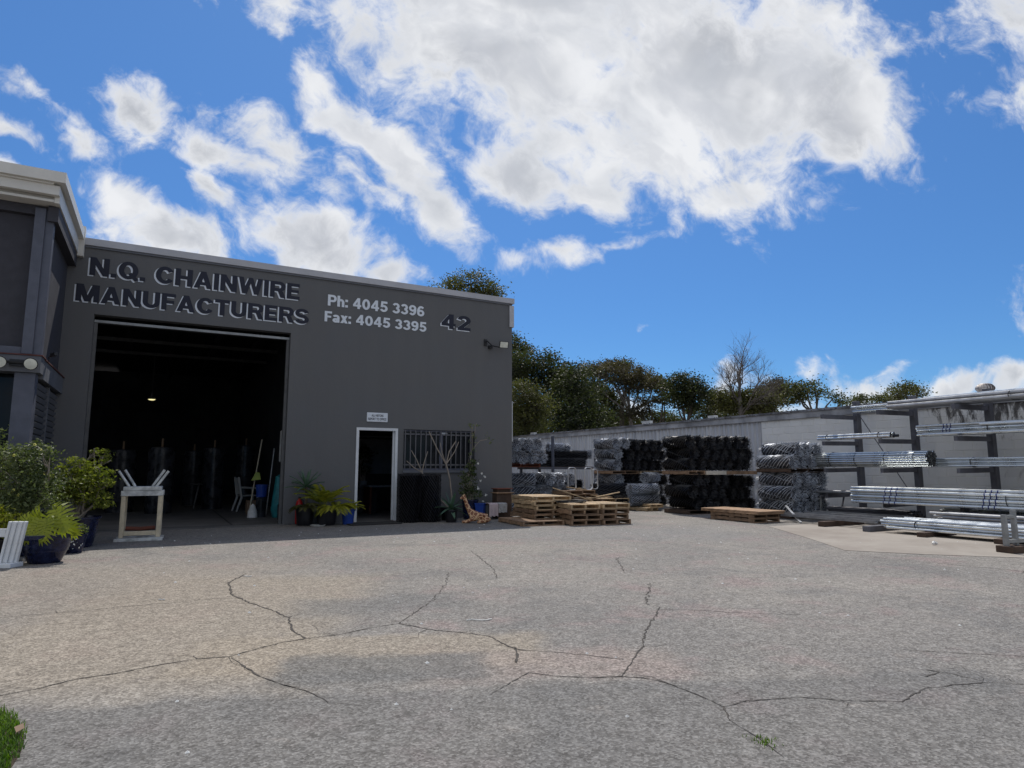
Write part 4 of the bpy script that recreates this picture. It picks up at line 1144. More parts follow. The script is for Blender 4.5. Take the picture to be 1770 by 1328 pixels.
def pipes(name, label, x, y0, y1, z, nx, nz, r, mt='pipe_zinc', shape='hex', straps=(), blue=(), group=None, jit=.0, drop=0, wiggle=0.):
    """bundle along Y lying with its bottom at z, nx wide, nz high"""
    o = empty(name, (x, y0, z), 0, label, 'pipes', group or 'bundled steel pipes on the rack')
    q = random.Random(int(x * 100 + z * 37))
    L = y1 - y0
    ring = MB(); n_ = 8
    ring.tube([(0, 0, 0), (0, L, 0)], r, n_, cap=False); pm = ring.mesh('pipe', mt, True)
    endm = MB(); endm.tube([(0, .002, 0), (0, .003, 0)], r * .84, 8)
    pm.materials.append(MATS['bore_shade'])
    base = len(pm.vertices)
    bm = bmesh.new(); bm.from_mesh(pm); bm.verts.ensure_lookup_table()
    for ye in (.004, L - .004):
        vs_ = [bm.verts.new((r * .9 * math.cos(2 * math.pi * k / 8), ye, r * .9 * math.sin(2 * math.pi * k / 8))) for k in range(8)]
        f = bm.faces.new(vs_); f.material_index = 1  # dark disc painted in for the shaded hollow of the pipe
    bm.to_mesh(pm); bm.free()
    wmax = 0
    for j in range(nz):
        k_ = nx - (j % 2 if shape == 'hex' else 0)
        if shape == 'round': k_ = max(2, int(nx * math.sqrt(max(.15, 1 - ((j - (nz - 1) / 2) / (nz / 2 + .3)) ** 2)) + .5))
        for i in range(k_):
            xx = (i - (k_ - 1) / 2) * 2.02 * r; zz = r + j * 1.76 * r
            oo = link('pipe', pm, o, (xx + q.uniform(-jit, jit), q.uniform(-1, 1) * (drop or .03), zz + q.uniform(0, jit)))
            if wiggle: oo.rotation_euler = (q.uniform(-1, 1) * wiggle * .3, 0, q.uniform(-1, 1) * wiggle)
            wmax = max(wmax, abs(xx) + r)
    H = 2 * r + (nz - 1) * 1.76 * r
    for sy_ in straps:
        sm = MB(); pr = []
        for a in range(16):
            an = 2 * math.pi * a / 16; cx_, cz_ = math.cos(an), math.sin(an)
            kx = wmax + .006; kz = H / 2 + .006
            pw = 2.6 if shape != 'round' else 2.0
            dd = (abs(cx_) ** pw + abs(cz_) ** pw) ** (-1 / pw); pr.append((kx * cx_ * dd, sy_ - y0, H / 2 + kz * cz_ * dd))
        sm.tube(pr, .008, 4, closed=True).build('strap', 'strap_black', o)
    for sy_ in blue:
        bmesh_ = MB()
        for j in range(nz):
            k_ = nx - (j % 2 if shape == 'hex' else 0); zz = r + j * 1.76 * r; xx = -(k_ - 1) / 2 * 2.02 * r
            n2 = 8; base = len(bmesh_.v)
            bmesh_.tube([(xx, sy_ - y0 - j * .012 - .011, zz), (xx, sy_ - y0 - j * .012 + .011, zz)], r * 1.03, 8, cap=False)
        bmesh_.build('blue_mark', 'blue_paint', o)
    return o


A_ = pipes('pipe_bundle', 'short round bundle of thin pipes with dark open ends, third shelf left', 14.45, 7.82, 10.5, 1.235, 7, 7, .0275, shape='round', straps=(10.1, 9.45, 8.75, 8.1), jit=.002, drop=.02)
pipes('pipe_bundle', 'long pipe bundle behind the round one on the third shelf', 14.85, 3.2, 8.15, 1.235, 7, 5, .021, straps=(7.2, 5.9), jit=.001)
pipes('pipe_bundle', 'upper flat pipe bundle with blue paint marks, second shelf right', 14.75, 3.2, 8.15, 1.90, 8, 5, .0265, straps=(6.75,), blue=(7.62, 7.55, 7.48))
pipes('single_pipe', 'bright thick pipe lying at the front edge of the second shelf', 14.42, 3.2, 7.95, 1.88, 1, 1, .038)
pipes('single_pipe', 'bright thick pipe above the front one on the second shelf', 14.55, 3.2, 6.9, 2.06, 1, 1, .030)
pipes('pipe_bundle', 'pale thick pipes with a dark plug end on the second shelf left', 14.45, 8.62, 10.45, 1.89, 3, 2, .034, straps=(10.2, 8.9))
ty = MB().tube([(0, 0, 0), (0, .10, 0)], .03, 8).mesh('end_plug', 'black_plastic')
o_ = link('end_plug', ty, None, (14.43, 8.47, 1.93)); tag(o_, 'black tie end sticking out of the thick pipes on the second shelf', 'plug')
pipes('steel_tube_bundle', 'large dull square tubes along the top shelf', 14.75, 3.0, 8.72, 2.545, 6, 2, .047, 'pipe_dull', straps=(6.3,))
pipes('steel_tube_bundle', 'long tubes reaching furthest left on the top shelf', 15.25, 3.0, 10.0, 2.575, 4, 3, .03, 'pipe_zinc', jit=.004)
pipes('steel_tube_bundle', 'bright pipes resting on the dull tubes on the top shelf', 14.75, 3.0, 8.0, 2.70, 5, 1, .026, 'pipe_zinc', jit=.004)
pipes('pipe_bundle', 'largest pipe bundle with blue marks on the lowest arms', 14.02, 3.0, 9.2, .445, 11, 6, .033, straps=(6.15,), blue=(8.45, 8.33, 8.21, 6.55, 6.45, 6.35), drop=.015)
pipes('flat_bars', 'flat bars sticking out left of the largest bundle', 14.4, 8.9, 10.75, .60, 6, 1, .03, 'pipe_dull', drop=.2, jit=.01, wiggle=.02)
pipes('pipe_bundle', 'bright pipe heap on timber bearers on the concrete', 12.3, 2.6, 7.42, .085, 10, 4, .026, straps=(6.9,), jit=.004, drop=.14, wiggle=.006, group='pipes lying on the concrete')
pipes('pipe_bundle', 'duller pipe heap lying behind the bright one', 13.6, 2.6, 7.15, .10, 12, 5, .028, 'pipe_dull', jit=.006, drop=.18, wiggle=.008, group='pipes lying on the concrete')
pipes('pipe_bundle', 'narrow pipes behind the heaps against the rack foot', 14.6, 3.0, 7.6, .12, 6, 6, .024, 'pipe_zinc', jit=.006, drop=.2, wiggle=.006, group='pipes lying on the concrete')
for k, (x, y, L_, w_) in enumerate([(12.3, 6.6, 1.0, .09), (12.3, 4.3, 1.0, .09), (12.3, 5.4, 1.0, .09)]):
    o_ = MB().bev(x - L_ / 2, y, .006, x + L_ / 2, y + w_ * 1.6, .085, .004).build('timber_bearer', 'dark_timber'); tag(o_, ['dark timber bearer under the left end of the bright pipe heap', 'dark bearer under the right part of the bright pipe heap', 'dark bearer under the middle of the bright pipe heap'][k], 'bearer', 'bearers under the pipe heap')
for k, (x, y, L_) in enumerate([(13.75, 6.7, 1.2), (13.75, 4.4, 1.2), (14.6, 6.9, .5), (14.6, 4.6, .5)]):
    o_ = MB().bev(x - L_ / 2, y, .006, x + L_ / 2, y + .12, .10 if k < 2 else .12, .004).build('timber_bearer', 'dark_timber'); tag(o_, ['bearer under the left end of the duller pipe heap', 'bearer under the near part of the duller pipe heap', 'short bearer below the narrow pipes, left', 'short bearer below the narrow pipes, right'][k], 'bearer', 'bearers under the pipe heap')
# steel channels on the ground, left part of the rack foot
for k, (x, y, L_, rz, z, mt_) in enumerate([(12.1, 8.85, 1.35, 0, .0, 'dark_timber'), (11.9, 7.75, 1.25, 0, 0, 'rack_steel')]):
    o_ = MB().bev(x, y - .08, z + .006, x + L_, y + .06, z + .11, .004).build('ground_bearer', mt_); tag(o_, ['brown timber sleeper across the concrete near the galvanised stack', 'black steel sleeper across the concrete before the pipes'][k], 'sleeper', 'sleepers in front of the rack')
cmh = MB().box(-.05, 0, 0, .05, 2.3, .008).box(-.05, 0, .009, -.042, 2.3, .05).box(.042, 0, .009, .05, 2.3, .05).mesh('steel_channel', 'pipe_dull')
for k in range(6):
    o_ = link('steel_channel', cmh, None, (12.5 + k * .33, 7.9 + .1 * (k % 3), .125 + .02 * (k % 2)), (0, 0, R(-3 + k * 1.5)))
    tag(o_, 'flat steel channel on the sleepers, %s from the yard side' % ORD[k], 'channel', 'steel channels on the sleepers')
pipes('angle_stack', 'dark stack of narrow steel lengths under the lowest arm', 14.6, 8.35, 10.3, .11, 8, 3, .03, 'rack_steel', drop=.12, jit=.004, group='steel lengths under the rack')
# small trestle under the flat bars
ts = empty('steel_trestle', (14.3, 10.4, 0), 0, 'thin legged steel trestle beside the galvanised stack', 'trestle')
MB().beam((-.05, 0, 0), (0, 0, .52), .035, .035).build('leg', 'stand_steel', ts)
MB().beam((.55, -.1, 0), (.75, -.1, .52), .03, .03).build('leg', 'rack_steel', ts)
MB().box(-.1, -.12, .525, .95, -.04, .56).build('top_bar', 'rack_steel', ts)
# galvanised U stand near right edge
us = empty('pipe_stand', (10.72, 4.88, 0), R(-10), 'galvanised upright stand with two posts on a timber block at the right edge', 'stand')
MB().bev(-.05, -.12, .007, .36, .12, .10, .005).build('timber_block', 'dark_timber', us)
MB().box(-.02, -.03, .101, .03, .03, .54).build('post', 'stand_steel', us)
MB().box(.22, .0, .101, .27, .06, .60).build('post', 'stand_steel', us)
MB().box(.031, -.02, .14, .55, .03, .19).build('lower_rail', 'stand_steel', us)
MB().box(.031, .0, .49, .219, .05, .53).build('upper_rail', 'stand_steel', us)
pb = MB().tube([(0, 0, 0), (.05, .02, .02), (.1, 0, 0)], .02, 6).build('bottle', 'plaster_white', loc=(10.75, 5.9, .028)); tag(pb, 'crumpled white scrap lying on the concrete by the pipes', 'scrap')

# ------------------------------------------------------------------ leaves and plants
def leaf_quads(mb, c, s_, q, asp=.5, up=.3):
    """one small folded leaf: two triangles about a midrib"""
    d = Vector((q.gauss(0, 1), q.gauss(0, 1), q.gauss(0, .6) + up)).normalized(); n_ = d.orthogonal()
    n_.rotate(Matrix.Rotation(q.uniform(0, 6.28), 3, d)); n_ = n_.normalized() * s_ * asp * .5
    c = Vector(c); f = d.cross(n_) * .35
    a = c - d * s_ * .5; b_ = c + d * s_ * .5
    k = len(mb.v)
    mb.v += [tuple(a), tuple(c + n_ + f), tuple(b_), tuple(c - n_ + f)]
    mb.f += [(k, k + 1, k + 2), (k, k + 2, k + 3)]


def cloud(mb, lobes, n_, ls, q, clump=.22, asp=.5, hollow=.45, per=26, twigs=None, up=.3, cf=None):
    """leaves in clumps spread through ellipsoidal lobes (centre, radii)"""
    wts = [l[1][0] * l[1][2] for l in lobes]
    for ci in range(max(1, n_ // per)):
        (c, r_) = q.choices(lobes, wts)[0]
        while True:
            u = Vector((q.gauss(0, 1), q.gauss(0, 1), q.gauss(0, 1))).normalized() * (hollow + (1 - hollow) * q.random() ** .6)
            if u.z > -.75: break
        cc = Vector((c[0] + u.x * r_[0], c[1] + u.y * r_[1], c[2] + u.z * r_[2]))
        cs = clump * (cf or min(r_)) * q.uniform(.6, 1.5)
        if twigs is not None: twigs.append((Vector(c), cc))
        for _ in range(per):
            p_ = cc + Vector((q.gauss(0, cs), q.gauss(0, cs), q.gauss(0, cs * .55)))
            leaf_quads(mb, p_, ls * q.uniform(.7, 1.3), q, asp, up)


def limb(mb, a, b_, r0, r1, q, bend=.12, n_=5, k=5):
    a = Vector(a); b_ = Vector(b_); L = (b_ - a).length; pts = []
    off = Vector((q.gauss(0, 1), q.gauss(0, 1), q.gauss(0, .5))) * bend * L
    for i in range(n_ + 1):
        t_ = i / n_; pts.append(a.lerp(b_, t_) + off * math.sin(math.pi * t_) * .5 + Vector((q.gauss(0, 1), q.gauss(0, 1), q.gauss(0, 1))) * .012 * L)
    mb.tube(pts, [r0 + (r1 - r0) * i / n_ for i in range(n_ + 1)], k)
    return pts


def tree(label, depth, lobes, leafm, dens=1.0, ls=.17, trunk=None, clump=.24, hollow=.5, barkm='bark', seed=1, flat=.8, group='trees beyond the warehouse', name='tree', per=34, twig_share=.35):
    """lobes: (px, py, rx, ry) crown masses by bearing; each becomes a solid lobe at its own distance"""
    q = random.Random(seed); kx = depth / 1110
    L3 = []
    for (px, py, rx, ry) in lobes:
        c = at(px, py, depth + q.uniform(-.6, .6) * rx * kx)
        L3.append((c, (rx * kx, rx * kx * flat, ry * kx)))
    cz = min(l[0].z - l[1][2] for l in L3); mx = sum(l[0].x for l in L3) / len(L3); my = sum(l[0].y for l in L3) / len(L3)
    if trunk: tb_ = at(trunk, 800, depth); mx, my = tb_.x, tb_.y
    root = empty(name, (mx, my, 0), 0, label, 'tree', group)
    off = Vector((mx, my, 0))
    L3 = [(l[0] - off, l[1]) for l in L3]
    tw = []; mb = MB()
    area = sum(math.pi * r_[0] * r_[2] for c, r_ in L3)
    cloud(mb, L3, int(area / (ls * ls * .25) * 4.6 * dens), ls, q, clump, hollow=hollow, twigs=tw, per=per, cf=1.2)
    bk = MB(); hz = max(1.5, cz * .8)
    tp = limb(bk, (0, 0, 0), (q.uniform(-.3, .3), q.uniform(-.3, .3), hz), .24, .15, q, .04, 5, 8)
    top = tp[-1]
    for c, r_ in L3:
        limb(bk, top, c, .085, .035, q, .15)
    for c, cc in q.sample(tw, int(min(len(tw), 260) * twig_share) if len(tw) > 10 else len(tw)):
        limb(bk, c, cc, .03, .009, q, .2, 4, 4)
    bk.build('trunk', barkm, root, smooth=True)
    mb.build('crown', leafm, root)
    return root


def branching(mb, p_, d, L, r_, lev, q, spread=.55, up=.12):
    pts = [p_]
    for i in range(4):
        d = (d + Vector((q.gauss(0, .10), q.gauss(0, .10), q.gauss(0, .06) + up * .3))).normalized()
        pts.append(pts[-1] + d * L / 4)
    mb.tube(pts, [r_ * (1 - .12 * i) for i in range(5)], 5 if lev > 2 else 3, cap=False)
    if lev == 0: return
    n_ = 3
    for i in range(n_):
        t_ = q.uniform(.35, 1); b_ = pts[min(4, int(t_ * 4) + (0 if i else 1))]
        ax = d.orthogonal(); ax.rotate(Matrix.Rotation(q.uniform(0, 6.28), 3, d))
        nd = d.copy(); nd.rotate(Matrix.Rotation(q.uniform(.4, 1.0) * spread * (1.4 if i else .6), 3, ax)); nd.z += up
        branching(mb, b_, nd.normalized(), L * q.uniform(.62, .85), r_ * .56, lev - 1, q, spread, up)


# background trees
tree('tall airy tree whose domed crown shows above the factory roof', 44, [(812, 492, 46, 22), (845, 505, 26, 18), (780, 500, 24, 14), (752, 499, 8, 4), (815, 520, 50, 18)], 'leaf_olive', .8, .18, seed=2, clump=.26, flat=.9)
tree('tree behind the right edge of the factory with crown reaching above the trees beside it', 46, [(880, 596, 26, 20), (900, 604, 16, 12), (875, 640, 40, 30)], 'leaf_mid', .9, seed=3)
tree('broad dark tree with layered branches right behind the factory corner', 42, [(925, 622, 50, 14), (985, 648, 38, 14), (1000, 672, 44, 14), (900, 636, 40, 14), (955, 640, 36, 10), (900, 648, 44, 16), (940, 668, 64, 14), (965, 690, 60, 14), (935, 720, 80, 26), (960, 655, 34, 10)], 'leaf_dark', 1.2, seed=4, clump=.3)
tree('yellow green tree standing low in front of the dark trees at the factory corner', 33, [(905, 685, 38, 26), (925, 705, 34, 24), (900, 730, 44, 26)], 'leaf_olive', 1.0, .13, seed=5)
tree('dark pyramid shaped tree left of the spreading brown tree', 38, [(985, 650, 26, 12), (985, 670, 34, 12), (990, 695, 44, 16), (1005, 722, 52, 20), (1000, 745, 56, 20)], 'leaf_dark', 1.3, seed=6, clump=.3)
tree('wide spreading tree with brownish thin crown and visible branches', 50, [(1040, 634, 46, 11), (1060, 642, 70, 12), (1110, 660, 54, 12), (1150, 672, 30, 10), (1075, 630, 34, 9), (1100, 650, 40, 11), (1060, 655, 50, 10), (1130, 665, 34, 10), (1020, 645, 28, 8), (1090, 672, 44, 9)], 'leaf_brown', .8, .17, trunk=1085, seed=7, clump=.2, hollow=.3, barkm='bark_pale', twig_share=.8)
tree('dark tree filling below the spreading brown tree', 52, [(1040, 700, 40, 30), (1060, 730, 50, 22), (1030, 675, 26, 16)], 'leaf_mid', 1.3, seed=8)
tree('bright yellow green tuft of foliage at the top of the spreading tree', 50.5, [(1072, 632, 15, 8)], 'leaf_bright', 1.0, .16, seed=30)
tree('tree with bare lower branches between the brown tree and the round dark one', 47, [(1140, 662, 26, 9), (1120, 695, 30, 12), (1148, 690, 20, 8), (1100, 715, 36, 14)], 'leaf_brown', .8, seed=9, hollow=.3, twig_share=.9)
tree('round dark green tree right of the spreading brown tree', 45, [(1180, 664, 34, 15), (1195, 682, 34, 14), (1200, 672, 18, 12), (1170, 688, 26, 12), (1190, 700, 22, 12), (1182, 655, 14, 7)], 'leaf_dark', 1.2, seed=10, clump=.3)
tree('slim dark tree between the round tree and the brownish bushes', 48, [(1228, 682, 18, 12), (1222, 700, 16, 14), (1240, 695, 16, 14)], 'leaf_mid', 1.1, seed=11)
tree('brownish green bushy tree below the leafless tree', 44, [(1265, 690, 30, 16), (1300, 690, 34, 18), (1280, 705, 50, 14), (1325, 695, 28, 18)], 'leaf_olive', 1.2, seed=12)
tree('taller brown leaved tree right of the leafless tree', 46, [(1335, 668, 24, 18), (1350, 685, 26, 18), (1320, 680, 18, 14)], 'leaf_brown', 1.2, seed=13)
tree('airy green tree with flat leaf layers left of the pipe rack', 43, [(1395, 672, 26, 6), (1375, 668, 18, 6), (1415, 680, 20, 6), (1380, 690, 26, 8), (1440, 688, 24, 6), (1410, 664, 14, 4), (1455, 694, 18, 5)], 'leaf_mid', 1.0, .17, seed=14, clump=.25)
tree('round olive tree rising behind the pipe rack', 48, [(1565, 674, 26, 12), (1585, 682, 14, 9), (1550, 684, 16, 8)], 'leaf_olive', 1.0, .16, seed=15)
tree('low dark trees just above the wall between the airy and the olive tree', 60, [(1500, 690, 30, 6), (1535, 690, 24, 7), (1478, 694, 12, 4)], 'leaf_mid', 1.2, seed=16)
for k, (px, py, rx, ry, d, lm_) in enumerate([(900, 755, 40, 20, 36, 'leaf_mid'), (985, 750, 40, 20, 40, 'leaf_dark'), (1060, 745, 44, 16, 56, 'leaf_dark'), (1140, 735, 40, 14, 54, 'leaf_mid'), (1215, 722, 40, 10, 56, 'leaf_dark'), (1290, 716, 46, 10, 50, 'leaf_mid')]):
    tree(['dark bush above the wall nearest the factory', 'dark bush under the pyramid shaped tree', 'dark bush under the spreading brown tree', 'mid green bush below the bare branched tree', 'bush seen through below the round dark tree', 'bush along the wall below the leafless tree'][k], d, [(px, py - 9, rx, ry + 3), (px + 20, py - 2, rx * .9, ry)], lm_, .9, seed=40 + k, name='bush', group='bushes beyond the warehouse')
# leafless tree
q = random.Random(77)
bt = empty('bare_tree', tuple(at(1285, 800, 43).xy) + (0,), 0, 'tall leafless tree with fine bare twigs against the sky', 'tree', 'trees beyond the warehouse')
mb = MB(); base = Vector((0, 0, 0))
mb.tube([(0, 0, 0), (.05, 0, 2.5), (0, .05, 4.6)], [.15, .12, .08], 7)
for i in range(7):
    a = i * .9 + .3
    branching(mb, Vector((0, .05, 3.6 + .25 * (i % 5))), Vector((math.cos(a) * .62, math.sin(a) * .62, .72)).normalized(), 1.15, .042, 5, q, .62, .10)
branching(mb, Vector((0, .05, 4.5)), Vector((0, 0, 1)), 1.45, .06, 5, q, .6, .12)
mb.build('branches', 'bark_grey', bt); bt.scale = (1.7, 1.7, 1.30)


def lathe_pot(name, prof, m_, loc, label, cat='plant pot', group=None, soil=True, ribs=0):
    o = empty(name, loc, 0, label, cat, group)
    MB().lathe(prof, n=32).build('pot_body', m_, o, smooth=True)
    if soil:
        r_ = prof[-1][0] * .99; MB().lathe([(r_, prof[-1][1]), (0.001, prof[-1][1] + .01)], n=24).build('soil', 'soil', o)
    return o


def bowl(r_, h, br=None, rim=.03):
    br = br or r_ * .62
    return [(0.001, 0), (br, 0), (br * 1.08, .02), (r_ * .86, h * .42), (r_ * .95, h * .80), (r_ * .97, h - rim * 1.2), (r_ * 1.04, h - rim), (r_ * 1.04, h), (r_ * .92, h), (r_ * .90, h - .05)]


def shrub(name, loc, lobes, label, lm_, n_, ls, seed, cat='shrub', flowers=None, stems=7, base_z=.0, clump=.22, group='potted plants by the left building'):
    q = random.Random(seed); o = empty(name, loc, 0, label, cat, group); tw = []
    mb = MB(); cloud(mb, lobes, n_, ls, q, clump, asp=.45, hollow=.25, twigs=tw, per=14, up=.5)
    bk = MB(); hubs = []
    for i in range(stems):
        c, r_ = lobes[i % len(lobes)]; e = Vector(c) + Vector((q.gauss(0, .35) * r_[0], q.gauss(0, .35) * r_[1], q.gauss(0, .2) * r_[2]))
        hubs.append(limb(bk, (q.gauss(0, .03), q.gauss(0, .03), base_z), e, .018, .008, q, .2, 6, 5)[-2])
    for c, cc in q.sample(tw, min(len(tw), 70)):
        limb(bk, min(hubs, key=lambda h: (h - cc).length), cc, .007, .003, q, .15, 4, 4)
    bk.build('stems', 'bark_twig', o, smooth=True); mb.build('foliage', lm_, o)
    if flowers:
        fm, nf_, fs = flowers
        f = MB()
        for _ in range(nf_):
            c, r_ = q.choice(lobes); u = Vector((q.gauss(0, 1), q.gauss(0, 1), q.gauss(0, 1))).normalized()
            p_ = Vector((c[0] + u.x * r_[0], c[1] - abs(u.y) * r_[1], c[2] + u.z * r_[2]))
            for j in range(5):
                a = 1.2566 * j; leaf_quads(f, p_ + Vector((math.cos(a), -.3, math.sin(a))) * fs * .4, fs, q, .8)
        f.build('flowers', fm, o)
    return o


GP = 'pots by the left building'
lathe_pot('plant_pot', bowl(.30, .46, .20), 'blue_glaze', (-1.05, 12.1, 0), 'dark blue glazed pot holding the yellow green shrub beside the open door', group=GP)
shrub('leafy_shrub', (-1.05, 12.1, .44), [((-.20, 0, .46), (.32, .32, .26)), ((.12, .0, .62), (.30, .30, .22)), ((.24, 0, .26), (.26, .3, .15)), ((-.10, 0, .80), (.22, .25, .14)), ((.02, -.1, .42), (.38, .3, .24)), ((.32, 0, .52), (.14, .2, .10)), ((-.30, 0, .70), (.14, .2, .10))],
      'spreading yellow green shrub in a blue pot left of the open roller door', 'leaf_shrub', 4600, .058, 31)
shp = shrub('leafy_shrub', (-1.05, 12.35, .44), [((.25, 0, .95), (.16, .15, .14)), ((.12, 0, 1.08), (.06, .06, .08))], 'thin wispy sprays rising above the yellow green shrub', 'leaf_shrub', 220, .06, 32, stems=5)
lathe_pot('plant_pot', bowl(.30, .44, .2), 'blue_glaze', (-1.72, 11.3, 0), 'dark blue pot mostly hidden under the big flowering shrub', group=GP)
shrub('flowering_shrub', (-1.72, 11.3, .42), [((-.05, 0, .62), (.50, .42, .44)), ((.16, -.1, .95), (.30, .30, .22)), ((-.45, 0, 1.05), (.30, .3, .34)), ((.22, -.1, .40), (.34, .34, .34)), ((.0, -.2, .2), (.42, .3, .30))],
      'big dense dark shrub with a few small yellow flowers at the left edge', 'leaf_shrub_dark', 9500, .055, 33, flowers=('yellow_flower', 12, .028), stems=9)
lathe_pot('plant_pot', bowl(.17, .26, .12), 'blue_glaze', (-1.02, 11.35, 0), 'small dark blue pot with white marks between the two big pots', group=GP)
fl_ = MB(); q = random.Random(8)
for _ in range(26):
    a = q.uniform(-2.6, -.6); z = q.uniform(.04, .22); r_ = .125 + .05 * z / .26 + .012
    leaf_quads(fl_, (-1.02 + r_ * math.cos(a), 11.35 + r_ * math.sin(a), z), .035, q, .7)
o_ = fl_.build('flowers', 'white_flower', bpy.data.objects['plant_pot.002'])
o_.location = -Vector((-1.02, 11.35, 0))
shrub('leafy_shrub', (-1.02, 11.35, .25), [((0, 0, .1), (.17, .16, .10))], 'sparse grey green plant in the small white-marked pot', 'leaf_shrub_dark', 260, .05, 35, stems=4)
lathe_pot('plant_pot', bowl(.20, .30, .14), 'black_pot', (-1.78, 10.55, 0), 'dark pot cut by the left picture edge', group=GP)
shrub('leafy_shrub', (-1.78, 10.55, .28), [((0, 0, .22), (.24, .22, .22))], 'low yellow leaved plant in the dark pot at the very left edge', 'leaf_yellow', 900, .06, 36, stems=5)

# front pot with split-leaf plant
fp = lathe_pot('plant_pot', [(0.001, 0), (.165, 0), (.18, .015), (.205, .07), (.235, .14), (.243, .15), (.243, .158), (.252, .18), (.260, .19), (.262, .235), (.270, .245), (.272, .27), (.285, .30), (.298, .315), (.298, .36), (.27, .365), (.262, .33)],
               'blue_glaze', (-1.22, 10.34, 0), 'wide ribbed navy bowl pot in the sun nearest the camera', group=GP)
ph = empty('split_leaf_plant', (-1.22, 10.34, .33), 0, 'lime green split leaf plant in the navy bowl pot', 'plant', 'potted plants by the left building')


def lobed_leaf(L, W_, q, n_=9):
    """leaf blade in the XY plane, stalk end at origin, tip at +X, deep finger lobes each side"""
    mb = MB()
    for sgn in (1, -1):
        for i in range(n_):
            t_ = i / (n_ - 1); bx_ = L * t_ * .85; a = R(112 - 95 * t_) * sgn
            ln = W_ * (.55 + .55 * math.sin(math.pi * (t_ * .8 + .15))); w2 = L / n_ * .55
            d = Vector((math.cos(a), math.sin(a), 0)); p0 = Vector((bx_, 0, 0)); nrm = Vector((-d.y, d.x, 0)) * w2
            m1 = p0 + d * ln * .55 + Vector((0, 0, .01 + .01 * q.random())); tip = p0 + d * ln + Vector((0, 0, -.035 - .03 * q.random()))
            mb.add([p0 + nrm * .8, p0 - nrm * .8, m1 - nrm * 1.0, m1 + nrm * 1.0, tip], [(0, 1, 2, 3), (3, 2, 4)])
    return mb


q = random.Random(12)
for k, (az, el, sl, L, W_, droop) in enumerate([(-20, 66, .36, .32, .20, 1.3), (165, 62, .34, .34, .20, 1.1), (205, 50, .32, .28, .16, 1.2), (-100, 60, .24, .28, .17, 1.6), (-60, 54, .26, .28, .17, 1.5), (10, 46, .26, .24, .15, 1.0), (100, 72, .34, .22, .15, .6)]):
    az = R(az - YAW); d = Vector((math.cos(az) * math.cos(R(el)), math.sin(az) * math.cos(R(el)), math.sin(R(el)))); e = d * sl
    lf = lobed_leaf(L, W_, q).build('leaf', 'leaf_philo', ph, loc=tuple(e))
    face = Vector((math.cos(az), math.sin(az), -droop)).normalized()
    view = Vector((-.48, -.80, .55)); zx = (view - face * view.dot(face)).normalized(); yx = zx.cross(face)
    lf.rotation_euler = Matrix((face, yx, zx)).transposed().to_euler()
    MB().tube([(0, 0, 0), d * sl * .5 + Vector((0, 0, .03)), e], .006, 5).build('stalk', 'leaf_philo', ph)

# white slatted timber stand
ws = empty('slatted_stand', (-1.60, 10.08, 0), R(-YAW), 'white painted slatted timber stand leaning by the front pot', 'stand')
MB().bev(-.22, -.10, 0, .16, .12, .055, .006).build('base_board', 'white_paint', ws)
rm = MB().bev(-.017, -.02, 0, .017, .02, .50, .004).mesh('slat', 'white_paint')
for i in range(6):
    link('slat', rm, ws, (-.05 + i * .035, .02 + (i % 2) * .018, .055), (0, R(9), 0))
MB().bev(-.22, .02, .36, -.03, .06, .46, .004).build('side_arm', 'white_paint', ws)
MB().bev(.02, .03, .34, .19, .06, .44, .004).build('side_arm', 'white_paint', ws)

# timber roller stand with V arms
st_ = empty('pipe_trestle', (-.22, 12.62, 0), R(-3), 'cream timber trestle with two white v-shaped arm pairs on top', 'trestle')
for x in (-.30, .24):
    for y in (0, .32): MB().bev(x, y, .055, x + .065, y + .05, .74, .004).build('leg', 'cream_timber', st_)
MB().bev(-.36, -.06, 0, .35, .01, .05, .004).build('base_board', 'worn_white', st_)
MB().bev(-.36, .30, 0, .35, .37, .05, .004).build('base_board', 'worn_white', st_)
MB().bev(-.233, .0, .09, .238, .045, .16, .004).build('lower_rail', 'cream_timber', st_)
MB().bev(-.31, -.012, .742, .315, .045, .83, .004).build('top_rail', 'worn_white', st_)
MB().bev(-.31, .31, .742, .315, .37, .83, .004).build('top_rail', 'worn_white', st_)
MB().bev(-.28, -.02, .832, .285, .37, .895, .004).build('top_plate', 'worn_white', st_)
for sx_ in (-1, 1):
    for dy in (.06, .26):
        x0 = sx_ * .13 + .0; o5 = .05 if dy < .1 else -.02; MB().tube([(x0 + sx_ * (.02 + o5), dy, .895), (x0 + sx_ * (.19 + o5), dy, 1.15 + dy * .1)], .021, 8).build('arm', 'worn_white', st_)
MB().tube([(-.22, .15, .20), (.0, .16, .185), (.22, .15, .20)], .035, 7).build('roller', 'red_timber', st_)

# ------------------------------------------------------------------ plants along the facade
GF = 'potted plants along the factory wall'


